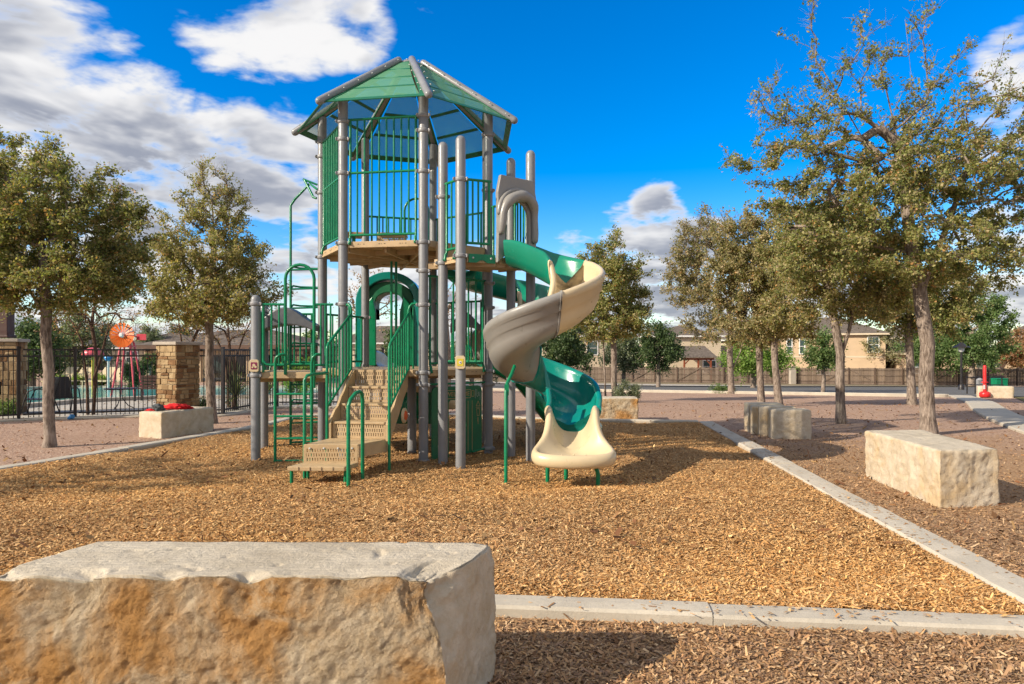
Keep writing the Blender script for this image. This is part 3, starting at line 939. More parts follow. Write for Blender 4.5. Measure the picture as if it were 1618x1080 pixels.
# step up from the landing to the upper deck
mb = MB(); a, b = PO['B'].lerp(PO['E'], .14), PO['B'].lerp(PO['E'], .86)
mb.bar((a.x + .05, a.y - .05, (Z_SL + Z_UP) / 2 - .02), (b.x + .05, b.y - .05, (Z_SL + Z_UP) / 2 - .02), .02, Z_UP - Z_SL - .05)
mb.build('step_riser', M['tan'], PS)

# guard rails --------------------------------------------------------
def guard(p0, p1, z0, z1, n, mid=None, foot=None, rr=.017, br=.0125, gap=.10, label=None, side_feet=True):
    p0 = Vector((p0.x, p0.y, 0)); p1 = Vector((p1.x, p1.y, 0)); d = (p1 - p0).normalized(); L = (p1 - p0).length
    a = p0 + d * gap; b = p1 - d * gap; up = Vector((0, 0, 1))
    mb = MB()
    mb.tube([p0 + d * .06 + up * z1, p1 - d * .06 + up * z1], rr, 10)
    mb.tube([a + up * z0, b + up * z0], rr, 10)
    if mid:
        mb.tube([p0 + d * .06 + up * mid, p1 - d * .06 + up * mid], rr, 10)
    lo = (foot - .03) if foot else z0
    nrm_ = Vector((d.y, -d.x, 0))
    for q in (a + d * .005, b - d * .005):
        if foot and side_feet:
            mb.tube([q + up * z1, q + up * (foot + .07), q + nrm_ * .022 + up * (foot + .03), q + nrm_ * .03 + up * (foot - .045)], [rr, rr, rr * 1.1, rr * 1.3], 10)
            mb.lathe(q + nrm_ * .052 + up * (foot - .03), [(.012, 0), (.012, .006), (.006, .01)], 8, axis=nrm_)
        else:
            mb.tube([q + up * z1, q + up * z0], rr, 10)
    g = mb.build('guardrail', M['green'], PS)
    if label: tag(g, label)
    for i in range(1, n + 1):
        q = a.lerp(b, i / (n + 1)); bm = MB()
        bm.tube([q + up * z0, q + up * z1], br, 8, cap=False)
        bm.build('baluster', M['green'], g)
    return g
guard(PO['A'], PO['B'], 3.06, 4.62, 8, 3.90, Z_UP, label='tall green barred panel at the front of the upper deck')
guard(PO['L'], PO['A'], 3.06, 4.60, 9, 3.88, Z_UP)
guard(PO['X'], PO['W'], 3.08, 3.72, 9, None, Z_UP)
guard(PO['F2'], PO['X'], 3.08, 3.72, 2, None, Z_UP)
guard(PO['E'], PO['F2'], 3.08, 3.90, 8, None, Z_UP)
guard(PO['C'], PO['D'], 2.80, 3.66, 1, None, Z_SL, gap=.09)
guard(PO['D'], SQ, 2.86, 3.66, 3, None, None, gap=.085)
guard(PO['F'], PO['G'], 2.80, 3.56, 3, None, Z_SL, gap=.09)
guard(PO['E'], PO['F'], 2.80, 3.56, 2, None, Z_SL, gap=.09)
guard(PO['B'], PO['E'], 1.33, 2.50, 6, None, Z_LOW, label='green barred panel on the lower deck')
guard(PO['E'], PO['F2'], 1.33, 2.30, 8, None, Z_LOW)
guard(PO['F2'], PO['X'], 1.33, 2.30, 8, None, Z_LOW)
guard(PO['W'], PO['L'], 1.33, 2.05, 5, None, Z_LOW)
guard(PO['J'], PO['L'] + Vector((-.05, 0, 0)), 1.30, 2.05, 6, None, Z_LEFT)
guard(PO['I'], PO['J'], 1.30, 2.05, 8, None, Z_LEFT)
# foot plate of the slide landing rail
pa, pb = PO['D'].lerp(SQ, .20), PO['D'].lerp(SQ, .96)
dd_ = (pb - pa).normalized(); nn_ = Vector((dd_.y, -dd_.x, 0)); zt = Z_SL + .02
prof = [(0, zt), (0, zt - .11), (.12, zt - .11), (.16, zt - .085), (.22, zt - .085), (.26, zt - .11), (1, zt - .11), (1, zt), (.75, zt - .02), (.5, zt), (.25, zt - .02)]
Lq = (pb - pa).length
mb = MB(); mb.extrude([pa + dd_ * Lq * t + nn_ * .022 + Vector((0, 0, z)) for t, z in [(0, zt), (0, zt - .11), (.3, zt - .11), (.42, zt - .08), (.58, zt - .08), (.7, zt - .11), (1, zt - .11), (1, zt)]], nn_ * .018)
fp = mb.build('foot_plate', M['green'], PS)
bm = MB()
for t in (.16, .84):
    bm.lathe(pa + dd_ * Lq * t + nn_ * .04 + Vector((0, 0, zt - .05)), [(.014, 0), (.014, .006), (.007, .011)], 8, axis=nn_)
bm.build('bolts', M['bolt'], fp)

# side deck front: left panel, hoop and right panel above the ladder
def at9(px, py, Y=9.22): return at(px, py, Y)
def tube_part(name, pts, r=.017, m='green', parent=PS, n=10, dome=False, lab=None):
    o = MB().tube(pts, r, n, dome=dome).build(name, M[m], parent)
    return tag(o, lab) if lab else o
Yf = 9.24
zt_, zb_ = 2.12, 1.31
gl = tube_part('guardrail', [(-3.36, Yf, zt_), (-3.30, Yf, zt_), (-3.05, Yf, zt_)], lab='short green barred panel beside the ladder hoop')
tube_part('side_bar', [(-3.33, Yf, zt_), (-3.33, Yf, zb_ - .10)], parent=gl)
tube_part('bottom_bar', [(-3.33, Yf, zb_ + .06), (-3.30, Yf, zb_ + .012), (-3.24, Yf, zb_), (-3.05, Yf, zb_)], parent=gl)
for xx in (-3.22, -3.12):
    tube_part('baluster', [(xx, Yf, zb_), (xx, Yf, zt_)], .0125, parent=gl)
hoop = [(-3.035, Yf, 1.18)] + [(-3.035, Yf, 2.4)] + arc((-2.842, Yf, 2.46), .193, 180, 0, 10, (1, 0, 0), (0, 0, 1)) + [(-2.65, Yf, 2.4), (-2.65, Yf, 1.0)]
tube_part('entry_hoop', hoop, .021, lab='tall green arched hoop above the ladder')
gr_ = tube_part('guardrail', [(-2.65, Yf, zt_), (-2.40, Yf + .02, zt_)], lab='short green barred panel between the hoop and the tower post')
tube_part('bottom_bar', [(-2.65, Yf, zb_), (-2.42, Yf, zb_)], parent=gr_)
for xx in (-2.56, -2.50, -2.43):
    tube_part('baluster', [(xx, Yf, zb_), (xx, Yf, zt_)], .0125, parent=gr_)
# rung ladder in front of the side deck
Yl = 9.16
ld = tube_part('ladder', [(-3.145, Yl, -.1), (-3.145, Yl, 1.34), (-3.13, Yl, 1.41), (-3.08, Yl, 1.45), (-3.03, Yl + .05, 1.45)], .02, lab='green rung ladder in front of the side deck')
tube_part('ladder_rail', [(-2.66, Yl, -.1), (-2.66, Yl, 1.34), (-2.645, Yl, 1.41), (-2.60, Yl, 1.45), (-2.56, Yl + .05, 1.45)], .02, parent=ld)
for zz in (.04, .335, .63, .925):
    tube_part('rung', [(-3.145, Yl, zz), (-2.66, Yl, zz)], .015, parent=ld)
# tall climber to the upper deck with paired loop rungs
Yc = 10.55
cl = tube_part('climber', [(-3.385, Yc, -.1), (-3.385, Yc, 3.72), (-3.33, Yc + .02, 3.82), (-3.10, Yc + .02, 4.06), (-2.93, 10.40, 3.93)], .019, lab='tall green climber with looped rungs up to the upper deck')
tube_part('climber_rail', [(-2.86, Yc + .05, -.1), (-2.86, Yc + .05, 3.5)], .019, parent=cl)
tube_part('climber_handle', [(-3.18, Yc + .02, 4.12), (-3.0, 10.42, 3.82), (-2.95, 10.40, 3.80)], .019, parent=cl)
tube_part('climber_handle', [(-3.20, Yc + .02, 4.13), (-2.98, Yc, 4.04)], .016, parent=cl)
for i in range(10):
    zz = .10 + i * .293
    tube_part('loop_rung', [(-3.385, Yc, zz), (-3.38, Yc + .10, zz + .06), (-3.30, Yc + .19, zz + .05), (-3.0, Yc + .22, zz + .045), (-2.90, Yc + .17, zz + .045), (-2.86, Yc + .05, zz)], .014, parent=cl, n=8)
    tube_part('rung', [(-3.385, Yc, zz), (-2.86, Yc + .05, zz + .02)], .014, parent=cl, n=8)
# pair of poles from the lower deck to the upper deck
for dx in (0, .06):
    tube_part('climbing_pole', [(-1.80 + dx, 10.3 + dx, Z_LOW), (-1.80 + dx, 10.3 + dx, Z_UP - .08)], .019)
# grey moulded arches at the back of the side deck and of the lower deck
def saddle(x0, x1, y, z0, hgt, lab):
    N = 14; top = []; bot = []
    for i in range(N + 1):
        t = i / N; x = x0 + (x1 - x0) * t
        top.append((x, z0 + hgt * (.45 + .55 * math.sin(math.pi * min(1, t * 1.15)) ** 1.3) if t < .87 else z0 + hgt * (.45 + .55 * math.sin(math.pi * 1.0) ** 1) * (1 - (t - .87) / .13 * .5)))
        bot.append((x, z0 + .10 * math.sin(math.pi * t)))
    mb = MB(); mb.extrude([(x, y, z) for x, z in bot] + [(x, y, z) for x, z in top[::-1]], (0, .28, 0))
    o = mb.build('moulded_arch', M['greyp_dark'], PS, .02); tag(o, lab)
M['greyp_dark'] = paint('dark_grey_plastic', (.10, .105, .115), .4, .12, 3)
saddle(-3.72, -2.86, 10.10, 1.78, .36, 'dark grey moulded plastic arch behind the side deck')
saddle(-.98, -.45, 10.92, 1.78, .34, 'dark grey moulded plastic arch behind the lower deck')

# stairs --------------------------------------------------------------
n_out = Vector((math.cos(R(-99.2)), math.sin(R(-99.2)), 0)); u_r = Vector((-n_out.y, n_out.x, 0))
Mid = (PO['A'] + PO['B']) / 2 + n_out * .03 + u_r * -.02
def S(u, v, z): return Mid + u_r * u + n_out * v + Vector((0, 0, z))
def quad_uv(name, quads, mats, parent):
    """quads: list of (4 points, uv or None)"""
    me = bpy.data.meshes.new(name); vs = []; fs = []
    for q, uv in quads:
        fs.append(tuple(range(len(vs), len(vs) + 4))); vs += [tuple(p) for p in q]
    me.from_pydata(vs, [], fs); lay = me.uv_layers.new(name='UVMap'); i = 0
    for q, uv in quads:
        for k in range(4):
            lay.data[i].uv = uv[k] if uv else (0, 0); i += 1
    me.update()
    return link(name, me, mats, parent)
def slot_panel(name, a, b, z0, z1, parent):
    """upright punched sheet from a to b with a plain rim"""
    a = Vector(a); b = Vector(b); d = (b - a); L = d.length; d.normalize(); n = Vector((d.y, -d.x, 0)); qs = []
    mgx, mgz = .03, .022
    for s_ in (0, -1):
        o_ = n * s_ * .012
        p = [a + d * mgx + o_, b - d * mgx + o_]
        qs.append(([p[0] + Vector((0, 0, z0 + mgz)), p[1] + Vector((0, 0, z0 + mgz)), p[1] + Vector((0, 0, z1 - mgz)), p[0] + Vector((0, 0, z1 - mgz))], [(0, 0), (L - 2 * mgx, 0), (L - 2 * mgx, .156), (0, .156)]))
    o = quad_uv(name, qs, M['slots'], parent)
    rim = MB(); c = -n * .006
    rim.bar(a + c + Vector((0, 0, z0 + mgz / 2)), b + c + Vector((0, 0, z0 + mgz / 2)), .014, mgz)
    rim.bar(a + c + Vector((0, 0, z1 - mgz / 2)), b + c + Vector((0, 0, z1 - mgz / 2)), .014, mgz)
    for q in (a + d * mgx / 2, b - d * mgx / 2):
        rim.bar(q + c + Vector((0, 0, z0 + mgz)), q + c + Vector((0, 0, z1 - mgz)), mgx, .014, up=tuple(n))
    rim.build(name + '_frame', M['tan'], parent)
    return o
hw = .345
RZ = [.215, .42, .625, .83, 1.035, Z_LOW]
# stringers as the body of the stairs
def stringer(s_):
    u = s_ * (hw + .008)
    prof = [(0, Z_LOW + .005), (0, .95), (.12, .82), (.80, .30), (.86, .27), (.80, .45), (.78, .62), (.70, .70), (.55, .76), (.50, .88), (.42, .95), (.30, .99), (.25, 1.10), (.17, 1.18), (.06, 1.24)]
    prof = [(0, Z_LOW + .005), (.05, Z_LOW - .01), (.16, 1.16), (.22, 1.12), (.32, 1.02), (.40, .96), (.47, .91), (.57, .80), (.66, .76), (.74, .69), (.80, .60), (.80, .40), (.70, .40), (.40, .66), (.18, .88), (0, 1.02)]
    mb = MB(); mb.extrude([S(u, v, z) for v, z in prof], u_r * s_ * .028)
    return mb
st = stringer(1).build('stairs', M['tan'], PS); tag(st, 'tan punched metal stairs turning up to the lower deck')
stringer(-1).build('stringer', M['tan'], st)
for k, v in ((5, 0), (4, .25), (3, .5), (2, .75)):
    z1 = RZ[k]; z0 = RZ[k - 1]
    slot_panel('riser', S(-hw, v, 0), S(hw, v, 0), z0 + .002, z1 - .002, st)
    if k < 5:
        mb = MB(); mb.extrude([S(-hw, v + .012, z1 - .03), S(hw, v + .012, z1 - .03), S(hw, v - .238, z1 - .03), S(-hw, v - .238, z1 - .03)], (0, 0, .03))
        mb.build('tread', M['tan'], st, .006)
# half landing (swings round to face the camera) and lowest step
LA, LB = Vector((-2.40, 7.94, 0)), Vector((-1.775, 7.94, 0))
mb = MB(); mb.prism([LA, LB, S(hw + .02, .74, 0), S(-hw - .02, .74, 0)], .385, .42); mb.build('landing', M['tan'], st, .006)
mb = MB()
mb.bar(LB + Vector((.0, 0, .335)), S(hw + .015, .76, .335), .02, .13); mb.build('landing_skirt', M['tan'], st)
slot_panel('riser', LA + Vector((0, -.004, 0)), LB + Vector((0, -.004, 0)), .20, .40, st)
mb = MB()
for t in (.12, .38, .64, .9):
    mb.lathe(LA.lerp(LB, t) + Vector((0, -.006, .375)), [(.013, 0), (.013, .006), (.006, .011)], 8, axis=(0, -1, 0))
mb.build('bolts', M['bolt'], st)
mb = MB(); mb.prism([Vector((-2.49, 7.64, 0)), Vector((-1.85, 7.62, 0)), Vector((-1.77, 7.95, 0)), Vector((-2.40, 7.95, 0))], .165, .215); mb.build('tread', M['tan'], st, .008)
mb = MB()
for t in (.2, .4, .6, .8):
    mb.bar(Vector((-2.49, 7.637, .19)).lerp(Vector((-1.85, 7.617, .19)), t) + Vector((0, -.001, -.022)), Vector((-2.49, 7.637, .19)).lerp(Vector((-1.85, 7.617, .19)), t) + Vector((0, -.001, .022)), .003, .006)
mb.build('tread_joint', M['fascia'], st)
for x, y in ((-2.46, 7.70), (-1.86, 7.70), (-2.36, 7.98), (-1.9, 8.05)):
    tube_part('step_leg', [(x, y, -.1), (x, y, .18)], .019, parent=st)
# handrails of the flight
def flight_rail(s_, lab):
    u = s_ * (hw + .055)
    b0 = S(u, .80, 0); t0 = S(u, .04, 0)
    zlo_b, zlo_t, zhi_b, zhi_t = .80, 1.26, 1.57, 1.99
    pk = PO['A'] if s_ < 0 else PO['B']
    mb = MB(); up = Vector((0, 0, 1))
    d = (t0 - b0).normalized()
    mb.tube([b0 + up * -.12, b0 + up * (zhi_b - .05), b0 + up * (zhi_b - .015) + d * .012, b0 + up * (zhi_b + .02) + d * .045, t0 + up * zhi_t, t0 + up * (zhi_t - .02) + d * .02], .018, 10)
    mb.tube([b0 + up * zlo_b, t0 + up * zlo_t], .015, 10)
    e = pk + (t0 - pk).normalized() * .075
    mb.tube([t0 + up * 1.24, t0 + up * 2.03, t0.lerp(e, .15) + up * 2.09, t0.lerp(e, .4) + up * 2.12, e + up * 2.12], .018, 10)
    g = mb.build('handrail', M['green'], PS); tag(g, lab)
    for i in range(1, 8):
        q = b0.lerp(t0, i / 8); zl = zlo_b + (zlo_t - zlo_b) * i / 8; zh = zhi_b + (zhi_t - zhi_b) * i / 8
        tube_part('baluster', [q + up * zl, q + up * zh], .0115, parent=g, n=8)
    q = t0.lerp(e, .5)
    tube_part('baluster', [q + up * 1.26, q + up * 2.11], .0115, parent=g, n=8)
    return g
flight_rail(-1, 'sloping green barred handrail on the ladder side of the stairs')
flight_rail(1, 'sloping green barred handrail on the slide side of the stairs')
hb = S(-hw - .055, .80, 0)
tube_part('lower_handrail', [(-2.40, 7.98, -.1), (-2.40, 7.98, 1.16), (-2.38, 8.01, 1.21), (-2.33, 8.07, 1.225), (hb.x, hb.y, 1.225)], .019, lab='low green handrail of the first step beside the ladder')
tube_part('lower_handrail', [(-1.765, 7.44, -.1), (-1.765, 7.44, .90), (-1.75, 7.47, .97), (-1.72, 7.58, 1.03), (-1.70, 7.68, 1.045), (-1.69, 7.75, 1.02), (-1.685, 7.78, .95), (-1.685, 7.78, -.1)], .021, lab='green hooped handrail of the first step')

# roof ------------------------------------------------------------------
ZE, ZP, RE, RT = 4.765, 5.80, 1.70, .24
hv = {k: (hep(k, RE, ZE), hep(k, RT, ZP)) for k in ORD}
rb = MB(); rb.lathe((OX, OY, ZP - .12), [(.10, 0), (.21, .03), (.23, .10), (.16, .15), (.05, .17)], 14)
roof = rb.build('roof', M['post'], PS); tag(roof, 'seven sided green perforated roof with grey hip tubes')
for k in ORD:
    a, b = hv[k]
    MB().tube([a, b], .053, 14, dome=True).build('hip_beam', M['post'], roof)
    out = (a - b).normalized()
    q = MB(); side = out.cross(Vector((0, 0, 1))).normalized(); nn = side.cross(out)
    for t in np.linspace(.06, .94, 6):
        for s_ in (-1, 1):
            p = a.lerp(b, t) + side * s_ * .085 - nn * .018 * 0
            q.lathe(p + Vector((0, 0, .015)), [(.012, 0), (.012, .008), (.006, .013)], 6)
    q.build('bolts', M['bolt'], roof)
    # bracket between post head and hip tube
    MB().tube([hep(k, 1.3, 4.60), hep(k, 1.3, 4.99)], PR * 1.04, 14).build('post_head', M['collar'], roof)
for i, k in enumerate(ORD):
    k2 = ORD[(i + 1) % 7]
    (a, b), (c, d) = hv[k], hv[k2]
    dn = Vector((0, 0, -.02))
    e1 = (c - a).normalized(); sl = (b - a).normalized(); nrm3 = (e1.cross(sl)).normalized()
    A_, C_, B_, D_ = a + e1 * .022 + dn - sl * -.03, c - e1 * .022 + dn + (d - c).normalized() * .03, b + (d - b).normalized() * .012 + dn, d - (d - b).normalized() * .012 + dn
    def P(u, v):
        return (A_ * (1 - u) + C_ * u) * (1 - v) + (B_ * (1 - u) + D_ * u) * v
    # painted solid frame of the panel
    mb = MB(); th = nrm3 * -.012
    def stripq(q):
        mb.extrude(q, th)
    wv = .055; wu = .06
    stripq([P(0, 0), P(1, 0), P(1, wv), P(0, wv)])
    stripq([P(0, 1 - wv * .7), P(1, 1 - wv * .7), P(1, 1), P(0, 1)])
    stripq([P(0, wv), P(wu, wv), P(wu * 2.6, 1 - wv * .7), P(0, 1 - wv * .7)])
    stripq([P(1 - wu, wv), P(1, wv), P(1, 1 - wv * .7), P(1 - wu * 2.6, 1 - wv * .7)])
    for v in (.30, .54, .77):
        wl_ = wu + (wu * 1.6) * v; stripq([P(wl_, v - .014), P(1 - wl_, v - .014), P(1 - wl_, v + .014), P(wl_, v + .014)])
    pn = mb.build('roof_panel', M['green_sheet'], roof)
    # perforated sheet bulges a little between the ribs
    vs = []; fs = []; NU, NV = 8, 16
    for jv in range(NV + 1):
        v = wv + (1 - wv * 1.7) * jv / NV
        for iu in range(NU + 1):
            wl_ = wu + wu * 1.6 * v; u = wl_ + (1 - 2 * wl_) * iu / NU
            bulge = .012 * abs(math.sin(math.pi * (v - .055) / .238)) * math.sin(math.pi * iu / NU)
            vs.append(P(u, v) + nrm3 * (bulge - .004))
    for jv in range(NV):
        for iu in range(NU):
            q = jv * (NU + 1) + iu; fs.append((q, q + 1, q + NU + 2, q + NU + 1))
    MB().add(vs, fs, True).build('perforated_sheet', M['sheet'], pn)

# furniture on the upper deck: punched steps and a hoop
mb = MB(); mb.box((-1.90, 11.0, 3.34), (.46, .34, .04), .1); o = mb.build('step_seat', M['tan'], PS, .01); tag(o, 'tan punched step on the upper deck')
slot_panel('step_front', (-2.12, 10.86, 0), (-1.68, 10.87, 0), 3.14, 3.32, o)
for dx in (-.2, .2):
    MB().box((-1.9 + dx, 11.02, 3.15), (.03, .28, .35), .1).build('step_leg', M['green'], o)
mb = MB(); mb.box((-2.45, 10.62, 3.28), (.30, .42, .04), .3); o = mb.build('step_seat', M['tan'], PS, .01)
MB().box((-2.45, 10.66, 3.12), (.05, .2, .29), .3).build('step_leg', M['green'], o)
hc = Vector((-1.60, 11.55, 0))
tube_part('entry_hoop', [hc + Vector((-.20, 0, 2.98)), hc + Vector((-.20, 0, 3.80))] + arc(hc + Vector((0, 0, 3.85)), .20, 180, 0, 10, (1, 0, 0), (0, 0, 1)) + [hc + Vector((.20, 0, 2.98))], .019)

# hood over the spiral slide ---------------------------------------------
hA, hB = Vector((-.215, 8.80, 0)), Vector((.29, 9.22, 0))
hd = (hB - hA).normalized(); hn = Vector((hd.y, -hd.x, 0)); hL = (hB - hA).length
def HP(s_, z, o_=0.0): return hA + hd * s_ * hL + hn * o_ + Vector((0, 0, z))
NA = 24
outer = []; inner = []
def arch_in(t):      # opening outline, t 0..1 from lower left over the top to lower right
    if t < .3: return (.20, 2.72 + (3.24 - 2.72) * t / .3)
    if t > .7: return (.80, 2.72 + (3.24 - 2.72) * (1 - t) / .3)
    a = math.pi * (1 - (t - .3) / .4); return (.50 + .30 * math.cos(a), 3.24 + .20 * math.sin(a))
def arch_out(t):
    if t < .3: return (0.0 + .02 * math.sin(t * 10), 2.62 + (3.55 - 2.62) * t / .3)
    if t > .7: return (1.0, 2.62 + (3.55 - 2.62) * (1 - t) / .3)
    a = (t - .3) / .4; return (a, 3.55 + .20 * min(1, math.sin(math.pi * a) * 4))
po = [HP(*arch_out(i / NA)) for i in range(NA + 1)]; pi_ = [HP(*arch_in(i / NA)) for i in range(NA + 1)]
mb = MB(); n_ = NA + 1; vs = po + pi_ + [p + hn * .055 for p in po] + [p + hn * .055 for p in pi_]; fs = []
for k in range(NA):
    j = k + 1
    fs += [(k, n_ + k, n_ + j, j), (2 * n_ + k, 2 * n_ + j, 3 * n_ + j, 3 * n_ + k), (k, j, 2 * n_ + j, 2 * n_ + k), (n_ + k, 3 * n_ + k, 3 * n_ + j, n_ + j)]
fs += [(0, 2 * n_, 3 * n_, n_), (NA, n_ + NA, 3 * n_ + NA, 2 * n_ + NA)]
mb.add(vs, fs)
hood = mb.build('slide_hood', M['greyp'], PS, .012); tag(hood, 'grey moulded panel with arched opening at the head of the spiral slide')
# heavy brow round the opening
brow = [HP(.06, 3.02, .075), HP(.075, 3.10, .08)]
for i in range(21):
    a = math.pi * (1 - i / 20)
    brow.append(HP(.50 + .41 * math.cos(a), 3.22 + .28 * math.sin(a) ** .8 + .035 * math.cos(a), .085 + .035 * math.sin(a)))
brow += [HP(.93, 3.05, .08), HP(.925, 2.96, .075)]
rr = [.042 + .030 * math.sin(math.pi * i / (len(brow) - 1)) + .006 * math.sin(i * 1.1) for i in range(len(brow))]
MB().tube(brow, rr, 12, dome=True).build('hood_brow', M['greyp'], hood)
brow2 = [HP(.50 + .47 * math.cos(math.pi * (1 - i / 24)), 3.26 + .32 * math.sin(math.pi * i / 24), .06) for i in range(25)]
MB().tube(brow2, .034, 8, dome=True).build('hood_ridge', M['greyp'], hood)

# spiral slides ------------------------------------------------------------
PROF = [(-.25, .32), (-.242, .14), (-.20, .045), (-.06, 0), (.08, .005), (.18, .05), (.24, .16), (.268, .36), (.280, .405), (.300, .428), (.330, .422), (.346, .392),
        (.338, .318), (.306, .302), (.312, .215), (.284, .200), (.272, .10), (.222, .0), (.13, -.070), (-.05, -.082), (-.20, -.055), (-.262, .04), (-.296, .15), (-.320, .31), (-.316, .355), (-.292, .374), (-.262, .360)]
def sweep(P, Lat, hs, prof=PROF, cap=True):
    vs = []; fs = []; k = len(prof)
    for p, l, h in zip(P, Lat, hs):
        for s_, z in prof:
            vs.append(p + l * s_ + Vector((0, 0, z * (h if z > .06 else 1))))
    for i in range(len(P) - 1):
        for a in range(k):
            b = (a + 1) % k
            fs.append((i * k + a, (i + 1) * k + a, (i + 1) * k + b, i * k + b))
    mb = MB(); mb.add(vs, fs, True)
    for ring in (0, len(P) - 1):
        vv = vs[ring * k:(ring + 1) * k]
        # close the thickness of the shell: pair inner and outer points
        half = [(i, k - 1 - i) for i in range(k // 2)]
        q = []
        for i in range(13):
            a, b, c_, d_ = i, i + 1, k - 2 - i, k - 1 - i
            if b < c_: q.append((a, b, c_, d_))
        mb.add(vv, q, False)
    return mb
ZT = [(-400, .56), (-360, .72), (-270, 1.02), (-180, 1.33), (-90, 1.68), (0, 2.08), (75, 2.42)]
def helix(ax, zoff, phi0, phi1, steps, r0=.40, r1=.345):
    P = []; T = []
    for i in range(steps + 1):
        ph = phi0 + (phi1 - phi0) * i / steps
        r_ = r0 if ph > -180 else r0 + (r1 - r0) * min(1, (-180 - ph) / 120)
        z = np.interp(ph, [a for a, _ in ZT], [b for _, b in ZT]) + zoff
        P.append(Vector((ax[0] + r_ * math.cos(R(ph)), ax[1] + r_ * math.sin(R(ph)), z)))
        T.append(Vector((math.cos(R(ph)), math.sin(R(ph)), 0)))
    return P, T
def slide(pre, ax, zoff, cuts, post, lab, zexit, exit_piece):
    """pre: lead-in points; cuts: [(phi0, phi1, material)]; post: points after the helix"""
    P, T = [], []
    hp, ht = helix(ax, zoff, 75, cuts[-1][1], int((75 - cuts[-1][1]) / 6))
    pre = [Vector(p) for p in pre]
    lead = catmull(pre + [hp[0]], 6)[:-1]
    lt = []
    for i, p in enumerate(lead):
        q = (lead + [hp[0]])[i + 1] - p; lt.append(Vector((-q.y, q.x, 0)).normalized())
    tail = catmull([hp[-2], hp[-1]] + [Vector(p) for p in post], 8)[9:]; tt = []
    allp = lead + hp + tail
    for i in range(len(tail)):
        j = len(lead) + len(hp) + i
        q = allp[min(j + 1, len(allp) - 1)] - allp[j - 1]; tt.append(Vector((-q.y, q.x, 0)).normalized())
    allt = lt + ht + tt
    # smooth the sideways directions across the joints
    for _ in range(6):
        allt = [allt[0]] + [((allt[i - 1] + allt[i] * 2 + allt[i + 1]) / 4).normalized() for i in range(1, len(allt) - 1)] + [allt[-1]]
    phis = [76] * len(lead) + [75 - (75 - cuts[-1][1]) * i / (len(hp) - 1) for i in range(len(hp))] + [cuts[-1][1] - 1] * len(tail)
    N = len(allp)
    hs = [np.interp(i, [0, len(lead) + 8, N - len(tail) - 22, N - 4], [.62, 1.0, 1.0, .66]) for i in range(N)]
    first = None; start = 0
    for ci, (a, b, m_) in enumerate(cuts):
        end = next((i for i in range(N) if phis[i] <= b), N - 1) if ci < len(cuts) - 1 else N - 1
        seg = slice(start, end + 1)
        mb = sweep(allp[seg], allt[seg], hs[seg])
        o = mb.build('slide' if first is None else 'slide_section', M[m_], PS if first is None else first)
        if first is None:
            first = o; tag(o, lab)
        if ci:       # flange at the joint
            f = slice(max(start - 0, 0), start + 2)
            fp_ = [(s_ * 1.035 + (.006 if s_ > 0 else -.006), z * 1.02 + (-.012 if z < .02 else .004)) for s_, z in PROF]
            fl = sweep([allp[start], allp[start].lerp(allp[start + 1], .45)], [allt[start]] * 2, [hs[start]] * 2, fp_)
            fl.build('joint_flange', M[m_], first)
        start = end
    return first
sl = slide([(-.02, 9.00, 2.67), (.18, 8.94, 2.60)], (.39, 8.45), 0, [(75, 40, 'teal'), (40, -76, 'beige'), (-76, -222, 'greyp'), (-222, -350, 'teal_deep')], [(.735, 8.30, .655), (.715, 8.17, .60), (.70, 8.07, .56)],
           'spiral slide of teal, beige and grey moulded sections', .5, True)
